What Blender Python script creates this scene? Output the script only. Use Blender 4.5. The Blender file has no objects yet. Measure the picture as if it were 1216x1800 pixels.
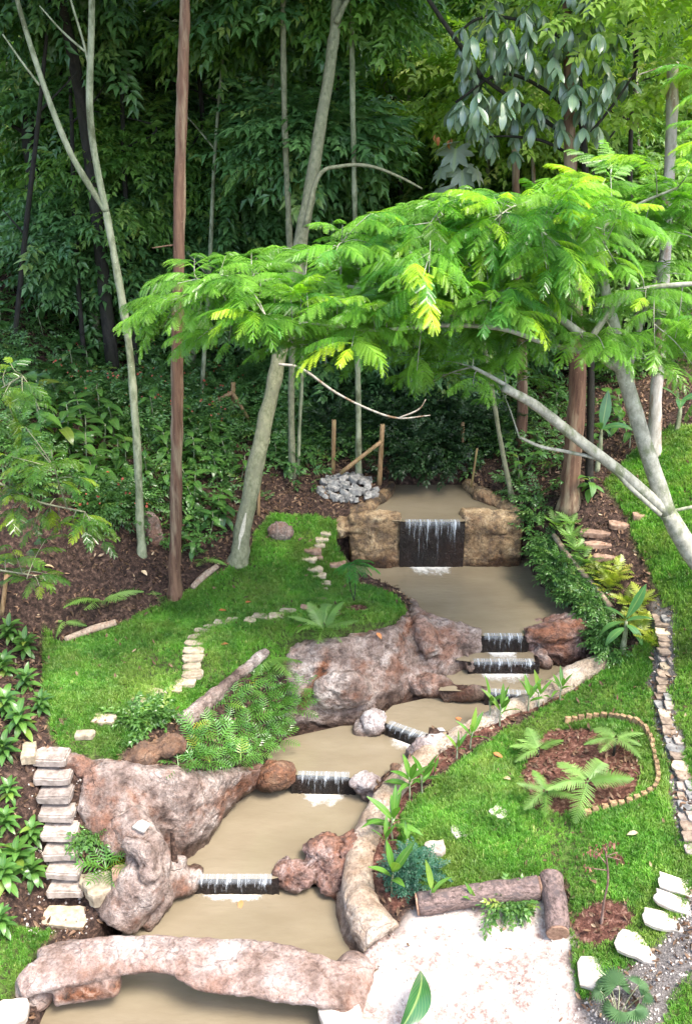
import bpy, math, random
import numpy as np
from mathutils import Vector, Matrix, Euler, Quaternion
random.seed(7); RNG = np.random.default_rng(7)
scene = bpy.context.scene; COL = scene.collection
# ---------------------------------------------------------------- camera, sky, sun, exposure
CAM_H, PITCH, FPX = 8.5, math.radians(24.0), 1750.0
cam = bpy.data.cameras.new('camera'); cam.lens = 35; cam.sensor_width = 36; cam.sensor_fit = 'AUTO'
cam.clip_start = 0.1; cam.clip_end = 600
camo = bpy.data.objects.new('camera', cam); COL.objects.link(camo)
camo.location = (0, 0, CAM_H); camo.rotation_euler = (math.radians(90) - PITCH, 0, 0)
scene.camera = camo
SUN_EL, SUN_AZ = math.radians(63), math.radians(135)      # azimuth measured from +Y towards +X
world = bpy.data.worlds.new('World'); scene.world = world; world.use_nodes = True
wn = world.node_tree; wn.nodes.clear()
sky = wn.nodes.new('ShaderNodeTexSky'); sky.sky_type = 'NISHITA'; sky.sun_disc = False
sky.sun_elevation = SUN_EL; sky.sun_rotation = SUN_AZ; sky.air_density = 1.0; sky.dust_density = 3.0; sky.ozone_density = 0.6
bg = wn.nodes.new('ShaderNodeBackground'); bg.inputs['Strength'].default_value = 0.15
wo = wn.nodes.new('ShaderNodeOutputWorld')
wn.links.new(sky.outputs[0], bg.inputs[0]); wn.links.new(bg.outputs[0], wo.inputs[0])
sl = bpy.data.lights.new('sun', 'SUN'); sl.energy = 1.35; sl.angle = math.radians(18); sl.color = (1.0, 0.95, 0.86)
so = bpy.data.objects.new('sun', sl); COL.objects.link(so)
sd = Vector((math.cos(SUN_EL)*math.sin(SUN_AZ), math.cos(SUN_EL)*math.cos(SUN_AZ), math.sin(SUN_EL)))
so.rotation_euler = sd.to_track_quat('Z', 'Y').to_euler(); so.location = (0, -5, 30)
vs = scene.view_settings; vs.view_transform = 'Standard'; vs.look = 'None'; vs.exposure = 2.15; vs.gamma = 1.0
try: vs.use_curve_mapping = False
except Exception: pass
scene.render.engine = 'CYCLES'
cy = scene.cycles; cy.max_bounces = 6; cy.diffuse_bounces = 3; cy.glossy_bounces = 2; cy.transmission_bounces = 3
cy.transparent_max_bounces = 8; cy.use_denoising = True; cy.caustics_reflective = False; cy.caustics_refractive = False
try: cy.sample_clamp_indirect = 4.0
except Exception: pass

# ---------------------------------------------------------------- projection helpers
CP, SP = math.cos(PITCH), math.sin(PITCH)
def ray(px, py):
    a = (px-608)/FPX; b = (900-py)/FPX
    return np.array([a, CP + b*SP, -SP + b*CP])
def PZ(px, py, z):
    d = ray(px, py); t = (z-CAM_H)/d[2]
    return np.array([d[0]*t, d[1]*t, z])
def PY(px, py, Y):
    d = ray(px, py); t = Y/d[1]
    return np.array([d[0]*t, Y, CAM_H + d[2]*t])
def proj(p):
    x, y, z = p[0], p[1], p[2]-CAM_H
    f = y*CP - z*SP; u = y*SP + z*CP
    return 608 + FPX*x/f, 900 - FPX*u/f, f

# ---------------------------------------------------------------- numpy noise
def _h(ix, iy, iz):
    n = (ix*374761393 + iy*668265263 + iz*2147483647 + 1013904223) & 0xffffffff
    n = ((n ^ (n >> 13))*1274126177) & 0xffffffff
    n = ((n ^ (n >> 15))*2246822519) & 0xffffffff
    return ((n ^ (n >> 16)) & 0xffff)/65535.0*2-1
def vnoise(P):
    P = np.asarray(P, float); i = np.floor(P).astype(np.int64); f = P-i; w = f*f*(3-2*f)
    r = 0
    for a in (0, 1):
        for b in (0, 1):
            for c in (0, 1):
                k = (w[:, 0] if a else 1-w[:, 0])*(w[:, 1] if b else 1-w[:, 1])*(w[:, 2] if c else 1-w[:, 2])
                r = r + k*_h(i[:, 0]+a, i[:, 1]+b, i[:, 2]+c)
    return r
def fbm(P, sc=1.0, oct=4, gain=.5, seed=0):
    P = np.asarray(P, float)*sc + seed*17.31; a = 1.0; r = 0
    for k in range(oct):
        r = r + a*vnoise(P); P = P*2.03 + 5.7; a *= gain
    return r

# ---------------------------------------------------------------- objects
def tag(o, label=None, cat=None, group=None, kind=None):
    if label: o['label'] = label
    if cat: o['category'] = cat
    if group: o['group'] = group
    if kind: o['kind'] = kind
    return o
def link(name, data, parent=None):
    o = bpy.data.objects.new(name, data); COL.objects.link(o)
    if parent: o.parent = parent
    return o
def mk_mesh(name, V, F, mat=None, smooth=True, uv=None):
    me = bpy.data.meshes.new(name)
    me.from_pydata([tuple(v) for v in np.asarray(V, float).tolist()], [], [tuple(f) for f in F])
    if uv is not None:
        l = me.uv_layers.new(name='UVMap'); vi = np.zeros(len(me.loops), np.int32); me.loops.foreach_get('vertex_index', vi)
        l.data.foreach_set('uv', np.asarray(uv, float)[vi].ravel())
    if smooth: me.polygons.foreach_set('use_smooth', [True]*len(me.polygons))
    if mat: me.materials.append(mat)
    me.update()
    return me
def attr(me, name, vals):
    a = me.attributes.new(name, 'FLOAT', 'POINT'); a.data.foreach_set('value', np.asarray(vals, np.float32))
def thing(name, loc, label, cat, group=None, rz=0, kind=None):
    o = link(name, None); o.location = tuple(loc); o.rotation_euler = (0, 0, rz); o.empty_display_size = .2
    return tag(o, label, cat, group, kind)
def inst(name, me, parent, loc=(0, 0, 0), rot=(0, 0, 0), sc=1.0, col=None):
    o = link(name, me, parent); o.location = tuple(loc); o.rotation_euler = rot
    o.scale = (sc,)*3 if np.isscalar(sc) else tuple(sc)
    if col: o.color = col
    return o
class MB:
    def __init__(s): s.V = []; s.F = []; s.U = []
    def add(s, V, F, U=None):
        n = len(s.V); s.V += [tuple(v) for v in np.asarray(V, float).tolist()]; s.F += [tuple(i+n for i in f) for f in F]
        s.U += [tuple(u) for u in U] if U is not None else [(0, 0)]*len(V)
    def mesh(s, name, mat=None, smooth=True): return mk_mesh(name, s.V, s.F, mat, smooth, s.U)
def catmull(P, n=6):
    P = np.asarray(P, float)
    if len(P) < 3: 
        return np.array([P[0]+(P[-1]-P[0])*t for t in np.linspace(0, 1, n+1)])
    Q = np.vstack([2*P[0]-P[1], P, 2*P[-1]-P[-2]]); out = []
    for i in range(1, len(Q)-2):
        for k in range(n):
            t = k/n; a, b, c, d = Q[i-1], Q[i], Q[i+1], Q[i+2]
            out.append(.5*((2*b)+(c-a)*t+(2*a-5*b+4*c-d)*t*t+(3*b-a-3*c+d)*t**3))
    out.append(P[-1]); return np.array(out)
def tube_vf(P, R, seg=10, wob=0.0, cap=True, flat=None, seed=0):
    P = np.asarray(P, float); n = len(P); R = np.interp(np.linspace(0, 1, n), np.linspace(0, 1, len(R)), R)
    T = np.gradient(P, axis=0); T /= np.linalg.norm(T, axis=1)[:, None]+1e-9
    V = []; U = []; ref = np.array([0, 0, 1.]) if abs(T[0][2]) < .8 else np.array([0, 1., 0])
    a = np.cross(T[0], ref); a /= np.linalg.norm(a)
    L = 0
    for i in range(n):
        a = a - T[i]*a.dot(T[i]); a /= np.linalg.norm(a)+1e-9; b = np.cross(T[i], a)
        if i: L += np.linalg.norm(P[i]-P[i-1])
        for k in range(seg):
            th = 2*math.pi*k/seg; r = R[i]
            V.append(P[i]+(a*math.cos(th)+b*math.sin(th))*r); U.append((k/seg, L))
    V = np.array(V)
    if wob:
        C = np.repeat(P, seg, axis=0); D = V-C
        V = C + D*(1+wob*fbm(V, 6, 3, seed=seed)[:, None])
    F = [(i*seg+k, i*seg+(k+1) % seg, (i+1)*seg+(k+1) % seg, (i+1)*seg+k) for i in range(n-1) for k in range(seg)]
    if cap:
        F.append(tuple(range(seg-1, -1, -1))); F.append(tuple((n-1)*seg+k for k in range(seg)))
    return V, F, U
def tube(name, P, R, mat, parent=None, seg=10, wob=0.05, n=6, seed=0, smooth=True):
    V, F, U = tube_vf(catmull(P, n), R, seg, wob, seed=seed)
    return link(name, mk_mesh(name, V, F, mat, smooth, U), parent)

# ---------------------------------------------------------------- materials
def nt(name):
    m = bpy.data.materials.new(name); m.use_nodes = True; m.node_tree.nodes.clear(); return m, m.node_tree
def N(t, typ, **kw):
    n = t.nodes.new(typ)
    for k, v in kw.items():
        if k.startswith('i_'): n.inputs[int(k[2:])].default_value = v
        else: setattr(n, k, v)
    return n
def ramp(t, fac, stops):
    r = t.nodes.new('ShaderNodeValToRGB'); e = r.color_ramp.elements
    while len(e) < len(stops): e.new(.5)
    for k, (p, c) in enumerate(stops):
        e[k].position = p; e[k].color = (*c, 1) if len(c) == 3 else c
    t.links.new(fac, r.inputs[0]); return r.outputs[0]
def noise(t, vec, sc, det=4, rough=.55):
    n = t.nodes.new('ShaderNodeTexNoise'); n.inputs['Scale'].default_value = sc; n.inputs['Detail'].default_value = det
    n.inputs['Roughness'].default_value = rough
    if vec is not None: t.links.new(vec, n.inputs['Vector'])
    return n.outputs[0]
def mixc(t, fac, a, b, mode='MIX'):
    m = t.nodes.new('ShaderNodeMix'); m.data_type = 'RGBA'; m.blend_type = mode; m.clamp_factor = True
    for s, v in ((m.inputs[0], fac), (m.inputs[6], a), (m.inputs[7], b)):
        if hasattr(v, 'is_output'): t.links.new(v, s)
        else: s.default_value = v if np.isscalar(v) else (*v, 1)[:4]
    return m.outputs[2]
def math_(t, op, a, b=0.0):
    m = t.nodes.new('ShaderNodeMath'); m.operation = op
    for s, v in ((m.inputs[0], a), (m.inputs[1], b)):
        if hasattr(v, 'is_output'): t.links.new(v, s)
        else: s.default_value = v
    return m.outputs[0]
def bump(t, h, st=.4, dist=.02):
    b = t.nodes.new('ShaderNodeBump'); b.inputs['Strength'].default_value = st; b.inputs['Distance'].default_value = dist
    t.links.new(h, b.inputs['Height']); return b.outputs[0]
def prin(t, color, rough=.7, normal=None, spec=.5):
    p = t.nodes.new('ShaderNodeBsdfPrincipled')
    if hasattr(color, 'is_output'): t.links.new(color, p.inputs['Base Color'])
    else: p.inputs['Base Color'].default_value = (*color, 1)
    if hasattr(rough, 'is_output'): t.links.new(rough, p.inputs['Roughness'])
    else: p.inputs['Roughness'].default_value = rough
    if normal: t.links.new(normal, p.inputs['Normal'])
    p.inputs['Specular IOR Level'].default_value = spec
    return p
def out(t, s):
    o = t.nodes.new('ShaderNodeOutputMaterial'); t.links.new(s, o.inputs[0])
def geo_pos(t): return t.nodes.new('ShaderNodeNewGeometry').outputs['Position']
def obj_co(t): return t.nodes.new('ShaderNodeTexCoord').outputs['Object']
def attrn(t, name): 
    a = t.nodes.new('ShaderNodeAttribute'); a.attribute_name = name; return a.outputs['Fac']

def leaf_mat(name, c1, c2, c3=None, rough=.38, trans=.35, spec=.5, midrib=0.0, tcol=None, usecol=False, patch=None):
    """c1..c2 by random per object/instance; c3 = a few odd ones"""
    m, t = nt(name); oi = t.nodes.new('ShaderNodeObjectInfo'); rnd = oi.outputs['Random']
    stops = [(0, c1), (.75, c2)] + ([(.93, c2), (1, c3)] if c3 else [])
    c = ramp(t, rnd, stops)
    nz = noise(t, geo_pos(t), 3.0, 2)
    c = mixc(t, 1.0, c, ramp(t, nz, [(.3, (.62, .66, .62)), (.7, (1.3, 1.28, 1.15))]), 'MULTIPLY')
    if patch:
        n5 = noise(t, geo_pos(t), 1.3, 5, .65); c = mixc(t, ramp(t, n5, [(.46, (0, 0, 0)), (.64, (.75, .75, .75))]), c, patch); n6 = noise(t, geo_pos(t), .8, 4, .6)
        c = mixc(t, 1.0, c, ramp(t, n6, [(.35, (.6, .68, .62)), (.6, (1.15, 1.1, 1.1))]), 'MULTIPLY')
    if usecol: c = mixc(t, 1.0, c, oi.outputs['Color'], 'MULTIPLY')
    if midrib:
        uv = t.nodes.new('ShaderNodeUVMap'); sp = t.nodes.new('ShaderNodeSeparateXYZ'); t.links.new(uv.outputs[0], sp.inputs[0])
        d = math_(t, 'ABSOLUTE', math_(t, 'SUBTRACT', sp.outputs[0], .5))
        rib = math_(t, 'SUBTRACT', 1.0, math_(t, 'MULTIPLY', d, 14.0))
        vein = math_(t, 'SINE', math_(t, 'ADD', math_(t, 'MULTIPLY', sp.outputs[1], 60.0), math_(t, 'MULTIPLY', d, 50.0)))
        vf = math_(t, 'MULTIPLY', math_(t, 'MAXIMUM', vein, 0.0), .22)
        c = mixc(t, vf, c, (.16, .26, .07))
        c = mixc(t, math_(t, 'MULTIPLY', math_(t, 'MAXIMUM', rib, 0.0), midrib), c, (.3, .4, .13))
    p = prin(t, c, rough, None, spec)
    if trans:
        tr = t.nodes.new('ShaderNodeBsdfTranslucent')
        c2_ = mixc(t, 1.0, c, tcol or (1.5, 1.75, .5), 'MULTIPLY'); t.links.new(c2_, tr.inputs[0])
        mx = t.nodes.new('ShaderNodeMixShader'); mx.inputs[0].default_value = trans
        t.links.new(p.outputs[0], mx.inputs[1]); t.links.new(tr.outputs[0], mx.inputs[2]); out(t, mx.outputs[0])
    else: out(t, p.outputs[0])
    return m
def bark_mat(name, c1, c2, c3, sc=1.0, stretch=.25, bumpst=.6):
    m, t = nt(name); mp = N(t, 'ShaderNodeMapping'); t.links.new(geo_pos(t), mp.inputs[0]); mp.inputs['Scale'].default_value = (sc, sc, sc*stretch)
    n1 = noise(t, mp.outputs[0], 14, 5, .65); n2 = noise(t, mp.outputs[0], 5, 5, .65)
    c = ramp(t, n1, [(.32, c1), (.62, c2)]); c = mixc(t, ramp(t, n2, [(.5, (0, 0, 0)), (.62, (1, 1, 1))]), c, c3)
    n3 = noise(t, geo_pos(t), 45, 3)
    c = mixc(t, ramp(t, n3, [(.66, (0, 0, 0)), (.72, (1, 1, 1))]), c, tuple(min(1, x*1.35+.02) for x in c2))
    p = prin(t, c, .85, bump(t, n1, bumpst, .02), .25); out(t, p.outputs[0]); return m
def rock_mat(name, stops, rust=.5, dark=.5, sc=1.0, pale=None):
    m, t = nt(name); g = geo_pos(t)
    n1 = noise(t, g, 2.2*sc, 10, .7); n2 = noise(t, g, 1.3*sc, 7, .66); n3 = noise(t, g, 9*sc, 8, .72); n4 = noise(t, g, 34*sc, 5, .7)
    c = ramp(t, n1, stops)
    c = mixc(t, math_(t, 'MULTIPLY', ramp(t, n2, [(.5, (0, 0, 0)), (.6, (1, 1, 1))]), rust), c, (.22, .085, .04))
    c = mixc(t, math_(t, 'MULTIPLY', ramp(t, n3, [(.42, (1, 1, 1)), (.52, (0, 0, 0))]), dark), c, (.06, .045, .04))
    c = mixc(t, 1.0, c, ramp(t, n4, [(.34, (.66, .6, .56)), (.5, (1, 1, 1)), (.68, (1.15, 1.15, 1.15))]), 'MULTIPLY')
    wv = t.nodes.new('ShaderNodeVectorMath'); wv.operation = 'ADD'; nn_ = t.nodes.new('ShaderNodeTexNoise'); nn_.inputs['Scale'].default_value = 3; nn_.inputs['Detail'].default_value = 5
    t.links.new(g, nn_.inputs['Vector']); vm = t.nodes.new('ShaderNodeVectorMath'); vm.operation = 'SCALE'; vm.inputs['Scale'].default_value = .5
    t.links.new(nn_.outputs['Color'], vm.inputs[0]); t.links.new(g, wv.inputs[0]); t.links.new(vm.outputs[0], wv.inputs[1])
    vo = t.nodes.new('ShaderNodeTexVoronoi'); vo.feature = 'DISTANCE_TO_EDGE'; vo.inputs['Scale'].default_value = 2.6*sc; t.links.new(wv.outputs[0], vo.inputs['Vector'])
    crk = math_(t, 'MULTIPLY', ramp(t, vo.outputs['Distance'], [(0, (1, 1, 1)), (.035, (0, 0, 0))]), ramp(t, n1, [(.42, (0, 0, 0)), (.55, (1, 1, 1))]))
    c = mixc(t, math_(t, 'MULTIPLY', crk, .28), c, (.04, .03, .027))
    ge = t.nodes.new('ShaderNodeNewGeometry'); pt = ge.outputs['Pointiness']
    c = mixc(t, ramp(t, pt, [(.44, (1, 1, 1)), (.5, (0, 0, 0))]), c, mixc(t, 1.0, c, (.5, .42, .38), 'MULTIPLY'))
    st = attrn(t, 'stain'); c = mixc(t, st, c, ramp(t, n3, [(.4, (.04, .022, .014)), (.52, (.2, .075, .035)), (.62, (.38, .24, .17))]))
    wet = attrn(t, 'wet'); c = mixc(t, wet, c, mixc(t, 1.0, c, (.3, .24, .2), 'MULTIPLY'))
    hgt = math_(t, 'SUBTRACT', math_(t, 'ADD', math_(t, 'ADD', n3, math_(t, 'MULTIPLY', n4, .4)), n1), math_(t, 'MULTIPLY', crk, .25))
    rg = math_(t, 'SUBTRACT', .85, math_(t, 'MULTIPLY', wet, .45))
    p = prin(t, c, rg, bump(t, hgt, 1.0, .05), .3); out(t, p.outputs[0]); return m
def flat_mat(name, c1, c2, sc=20, rough=.8, bst=.3, spec=.3):
    m, t = nt(name); g = geo_pos(t); n = noise(t, g, sc, 5, .65); c = ramp(t, n, [(.35, c1), (.65, c2)])
    oi = t.nodes.new('ShaderNodeObjectInfo')
    c = mixc(t, 1.0, c, ramp(t, oi.outputs['Random'], [(0, (.75, .75, .75)), (1, (1.2, 1.18, 1.15))]), 'MULTIPLY')
    p = prin(t, c, rough, bump(t, n, bst, .01), spec); out(t, p.outputs[0]); return m
# ---------------------------------------------------------------- terrain
CT = [(100,1110,1.55),(100,1320,1.5),(200,1335,1.42),(250,1290,1.42),(330,1180,1.55),(320,1260,1.38),(420,1180,1.48),(520,1130,1.56),
 (600,1120,1.58),(690,1105,1.58),(718,1070,1.5),(650,1040,1.52),(610,1020,1.45),(550,1060,1.6),(400,1080,1.62),(300,1060,1.65),(120,1140,1.55),
 (400,990,1.85),(500,960,1.9),(560,930,2.0),(598,930,2.02),(480,900,2.1),(560,880,2.2),(420,960,1.95),
 (200,1000,2.15),(0,1080,1.95),(0,1000,2.5),(50,950,2.8),(0,1200,1.75),
 (1065,1165,1.12),(1000,1212,.95),(880,1285,.78),(780,1355,.66),(715,1410,.48),(700,1500,.42),(740,1580,.36),(660,1660,.27),(610,1740,.25),
 (800,1700,.3),(1000,1780,.4),(950,1580,.5),(900,1450,.75),(1030,1350,.95),(1150,1400,1.1),(1216,1500,1.1),(1216,1650,.9),(1100,1700,.62),
 (1180,1800,.6),(1150,1200,1.35),(1216,1200,1.6),(1150,1080,1.75),(1216,1050,2.1),(1100,1000,1.95),(1120,920,2.4),(1040,900,2.4),(1000,890,2.4),
 (975,975,1.9),(1050,1070,1.55),(950,1010,1.5),(930,900,2.15),(870,860,2.2),(1216,850,3.0),(1000,1040,1.55),
 (60,1335,1.5),(135,1585,.33),(60,1570,.4),(20,1400,1.25),(0,1550,.75),(0,1700,.38),(60,1650,.32),(205,1490,.8),(145,1430,1.0),(150,1610,.3),
 (30,1790,.25),(400,1250,1.2),(450,1200,1.3),(350,1330,1.2),(475,1290,.75),(500,1240,.85),(420,1330,1.0),(485,1330,.6),
 (650,838,2.3),(560,850,2.3),(750,845,2.3),(810,845,2.3)]
CTY = [(150,900,12.8),(250,900,13.5),(100,700,16),(250,750,15.5),(400,800,15.5),(0,550,18),(150,530,19.5),(300,650,19),(1216,700,16),(1100,700,17),
 (1000,800,15.5),(1200,600,20),(1216,500,24)]
CW = [(-.5,18,2.6),(-2,18,2.8),(1.5,18,2.7),(0,22,3.3),(0,30,6),(-8,9,3.6),(-9,13,5.5),(-11,20,8),(-14,30,12),(8,30,6.5),(14,30,9),(9,15,4.6),(7,10,3),
 (6,7,1.6),(-6,6,1.4),(0,5,-.1),(-3,5,.2),(4,5,.5),(0,45,14),(-20,45,20),(20,45,18),(0,62,24),(-30,62,30),(30,62,30),(-16,8,7),(16,8,7),(16,18,8),(-20,20,12),(20,0,7),(-20,0,7),(0,0,0)]
cp = [PZ(*c) for c in CT] + [PY(*c) for c in CTY] + [np.array(c, float) for c in CW]
cp = np.array(cp)
def _phi(r2): return .5*r2*np.log(r2+1e-12)
def tps_fit(C):
    n = len(C); d2 = ((C[:, None, :2]-C[None, :, :2])**2).sum(-1); K = _phi(d2) + np.eye(n)*.02
    Pm = np.hstack([np.ones((n, 1)), C[:, :2]]); A = np.zeros((n+3, n+3)); A[:n, :n] = K; A[:n, n:] = Pm; A[n:, :n] = Pm.T
    return np.linalg.solve(A, np.concatenate([C[:, 2], np.zeros(3)]))
TW = tps_fit(cp)
def tps(XY):
    XY = np.asarray(XY, float).reshape(-1, 2); r = np.zeros(len(XY))
    for s in range(0, len(XY), 8000):
        q = XY[s:s+8000]; d2 = ((q[:, None]-cp[None, :, :2])**2).sum(-1)
        r[s:s+8000] = _phi(d2)@TW[:-3] + TW[-3] + q@TW[-2:]
    return r
def graded(lo, a, b, hi, st, k=1.13):
    c = list(np.arange(a, b+1e-6, st)); s = st; x = b
    while x < hi: s = min(s*k, 4); x += s; c.append(x)
    s = st; x = a; l = []
    while x > lo: s = min(s*k, 4); x -= s; l.append(x)
    return np.array(l[::-1]+c)
GX = graded(-60, -5.2, 5.6, 60, .045); GY = graded(-6, 6.6, 16.6, 75, .045)
XX, YY = np.meshgrid(GX, GY); Z0 = tps(np.stack([XX.ravel(), YY.ravel()], 1)).reshape(XX.shape)
def ground(x, y):
    x = np.asarray(x, float); y = np.asarray(y, float)
    i = np.clip(np.searchsorted(GX, x)-1, 0, len(GX)-2); j = np.clip(np.searchsorted(GY, y)-1, 0, len(GY)-2)
    u = (x-GX[i])/(GX[i+1]-GX[i]); v = (y-GY[j])/(GY[j+1]-GY[j])
    return Z0[j, i]*(1-u)*(1-v)+Z0[j, i+1]*u*(1-v)+Z0[j+1, i]*(1-u)*v+Z0[j+1, i+1]*u*v
def PG(px, py):
    d = ray(px, py); t = np.arange(5, 90, .03); g = ground(d[0]*t, d[1]*t); h = CAM_H+d[2]*t
    k = np.argmax(h <= g); k = max(k, 1)
    return np.array([d[0]*t[k], d[1]*t[k], g[k]])
def GP(x, y): return np.array([x, y, float(ground(x, y))])
def inpoly(X, Y, poly):
    X = np.asarray(X); Y = np.asarray(Y); r = np.zeros(X.shape, bool); n = len(poly)
    for i in range(n):
        x1, y1 = poly[i][:2]; x2, y2 = poly[(i+1) % n][:2]
        c = ((y1 > Y) != (y2 > Y)) & (X < (x2-x1)*(Y-y1)/((y2-y1) if abs(y2-y1) > 1e-12 else 1e-12)+x1)
        r ^= c
    return r
def polydist(X, Y, poly, closed=True):
    d = np.full(np.shape(X), 1e9); n = len(poly)
    for i in range(n if closed else n-1):
        a = np.array(poly[i][:2]); b = np.array(poly[(i+1) % n][:2]); ab = b-a
        t = np.clip(((X-a[0])*ab[0]+(Y-a[1])*ab[1])/(ab@ab+1e-12), 0, 1)
        d = np.minimum(d, np.hypot(X-a[0]-t*ab[0], Y-a[1]-t*ab[1]))
    return d
# pools: water level and outline (picture coordinates on the water plane)
POOLS = [
 (0.0, [(345,1566),(282,1584),(205,1650),(120,1690),(70,1800),(40,1900),(600,1900),(575,1790),(560,1760),(660,1690),(610,1590),(600,1560),(480,1556)]),
 (.20, [(345,1545),(310,1545),(315,1515),(380,1440),(430,1386),(470,1370),(640,1372),(665,1400),(640,1450),(600,1500),(540,1530),(480,1545)]),
 (.47, [(525,1362),(470,1365),(468,1330),(500,1298),(600,1276),(700,1272),(760,1310),(720,1350),(640,1380),(612,1366)]),
 (.65, [(680,1272),(665,1262),(690,1240),(790,1218),(950,1200),(945,1235),(870,1268),(800,1305),(750,1296)]),
 (.85, [(860,1216),(770,1214),(790,1178),(840,1160),(940,1150),(1040,1165),(1010,1195),(965,1222),(945,1225)]),
 (1.03,[(825,1163),(800,1160),(820,1140),(850,1122),(930,1122),(940,1163)]),
 (1.28,[(850,1118),(800,1112),(730,1082),(700,1052),(590,1015),(596,985),(925,985),(950,1030),(1030,1085),(940,1106),(918,1118)]),
 (2.06,[(712,917),(640,912),(640,893),(680,868),(690,852),(820,852),(840,872),(880,893),(885,910),(808,917)]),
]
PW = [(z, [PZ(x, y, z)[:2] for x, y in p]) for z, p in POOLS]
ZZ = Z0 + .022*fbm(np.stack([XX.ravel(), YY.ravel(), 0*XX.ravel()], 1), 2.2, 4).reshape(XX.shape)
anyp = np.zeros(XX.shape, bool); raised = ZZ.copy()
for z, p in PW:
    ins = inpoly(XX, YY, p); anyp |= ins
    near = (~ins) & (polydist(XX, YY, p) < .22); raised = np.where(near, np.maximum(raised, z+.02), raised)
low = np.full(XX.shape, 99.)
for z, p in PW:
    ins = inpoly(XX, YY, p); low = np.where(ins, np.minimum(low, z-.3), low)
ZZ = np.where(anyp, np.minimum(ZZ, low), raised)
# hollows that the big rocks fill
def hollow(top, bot, back, zmax):
    global ZZ
    A = [PZ(*p)[:2]+np.array([0, back]) for p in top]; B = [PZ(*p)[:2] for p in bot]
    ZZ = np.where(inpoly(XX, YY, A+B[::-1]), np.minimum(ZZ, zmax), ZZ)
hollow([(505,1180,1.25),(520,1140,1.5),(600,1127,1.55),(690,1110,1.55),(718,1082,1.48),(770,1094,1.42),(812,1110,1.36),(848,1116,1.30)],
       [(500,1300,.47),(560,1292,.47),(640,1290,.47),(690,1246,.65),(770,1236,.65),(800,1205,.85),(828,1180,.85),(846,1150,1.03)], .16, .4)
hollow([(150,1350,1.38),(215,1345,1.4),(300,1362,1.28),(370,1368,1.08),(430,1358,.85),(462,1352,.66)],
       [(160,1440,.9),(225,1500,.7),(300,1530,.2),(345,1510,.2),(400,1430,.2),(450,1385,.2)], .1, .1)
hollow([(190,1440,.9),(300,1440,.7)], [(180,1640,.25),(240,1640,.0),(320,1560,.0)][::1], 0, -.2)
_sl = [PZ(62,1325,1.5)[:2], PZ(122,1325,1.5)[:2], PZ(146,1600,.4)[:2], PZ(84,1600,.4)[:2]]
_y0, _y1 = PZ(90,1322,1.56)[1], PZ(118,1552,.5)[1]
ZZ = np.where(inpoly(XX, YY, _sl), np.minimum(ZZ, .5+(1.56-.5)*np.clip((YY-_y1)/(_y0-_y1), -.2, 1)-.16), ZZ)
hollow([(500,1500,.1),(560,1450,.2),(640,1440,.2)], [(490,1570,.0),(560,1580,.0),(630,1570,.0)], 0, -.1)
# region masks
def wp(pts): return [PG(x, y)[:2] for x, y in pts]
LAWN_L = wp([(78,1105),(115,1135),(200,1105),(300,1062),(345,1030),(385,1003),(425,985),(450,935),(480,905),(560,905),(600,925),(604,985),(620,1018),(700,1050),(722,1082),(690,1108),(600,1128),(520,1138),(418,1180),(325,1262),(262,1285),(205,1338),(130,1335),(95,1300),(75,1200)])
LAWN_R = wp([(1068,1168),(1010,1212),(890,1282),(800,1345),(735,1400),(705,1440),(700,1490),(745,1572),(950,1545),(998,1560),(1003,1660),(1000,1700),(1015,1750),(1040,1810),(1300,1850),(1300,760),(1180,750),(1120,790),(1060,850),(1095,900),(1120,960),(1165,1060),(1140,1120)])
LAWN_LL = wp([(-40,1600),(30,1630),(95,1640),(60,1690),(20,1760),(-60,1780)])
BED = wp([(918,1345),(925,1310),(960,1290),(1010,1284),(1080,1290),(1110,1310),(1130,1350),(1122,1385),(1100,1410),(1040,1430),(980,1438),(945,1425),(925,1390)])
GRAVEL = wp([(690,1640),(725,1610),(860,1590),(955,1570),(1000,1655),(1000,1710),(1030,1830),(570,1830),(590,1720),(640,1660)])
DIRT_R = wp([(1216,1560),(1180,1640),(1130,1690),(1060,1720),(1000,1790),(1060,1840),(1160,1800),(1190,1740),(1260,1690),(1300,1600)])
PATH_R = wp([(1150,1060),(1185,1068),(1195,1150),(1180,1230),(1200,1300),(1216,1380),(1240,1500),(1190,1480),(1175,1380),(1150,1280),(1140,1180)])
SAP = PG(1058,1625)[:2]; CIRC = PG(630,1068)[:2]
def soft(poly, w=.06): 
    ins = inpoly(XX, YY, poly); d = polydist(XX, YY, poly); s = np.where(ins, d, -d)
    s = s + .05*fbm(np.stack([XX.ravel(), YY.ravel(), 0*XX.ravel()], 1), 5, 3).reshape(XX.shape)
    return np.clip(.5+s/w, 0, 1)
m_lawn = np.maximum(np.maximum(soft(LAWN_L), soft(LAWN_R)), soft(LAWN_LL))
m_bed = soft(BED); m_grav = soft(GRAVEL, .15); m_dirt = soft(DIRT_R, .12); m_path = soft(PATH_R, .1)
for c, r in ((SAP, .33), (CIRC, .2)):
    m_bed = np.maximum(m_bed, np.clip((r-np.hypot(XX-c[0], (YY-c[1])*1.2))/.08, 0, 1))
kerbside = wp([(1020,1200),(900,1268),(810,1325),(745,1380),(700,1430),(690,1500),(715,1580),(690,1600),(650,1540),(660,1440),(720,1350),(850,1270),(1000,1195)])
m_bed = np.maximum(m_bed, soft(kerbside, .08))
m_lawn = m_lawn*(1-m_bed)*(1-m_grav)*(1-m_dirt)*(1-m_path*.85)
m_hill = np.clip((Z0-6.9)/.9, 0, 1)*(YY > 20)
nx, ny = len(GX), len(GY)
F = [(j*nx+i, j*nx+i+1, (j+1)*nx+i+1, (j+1)*nx+i) for j in range(ny-1) for i in range(nx-1)]
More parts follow.
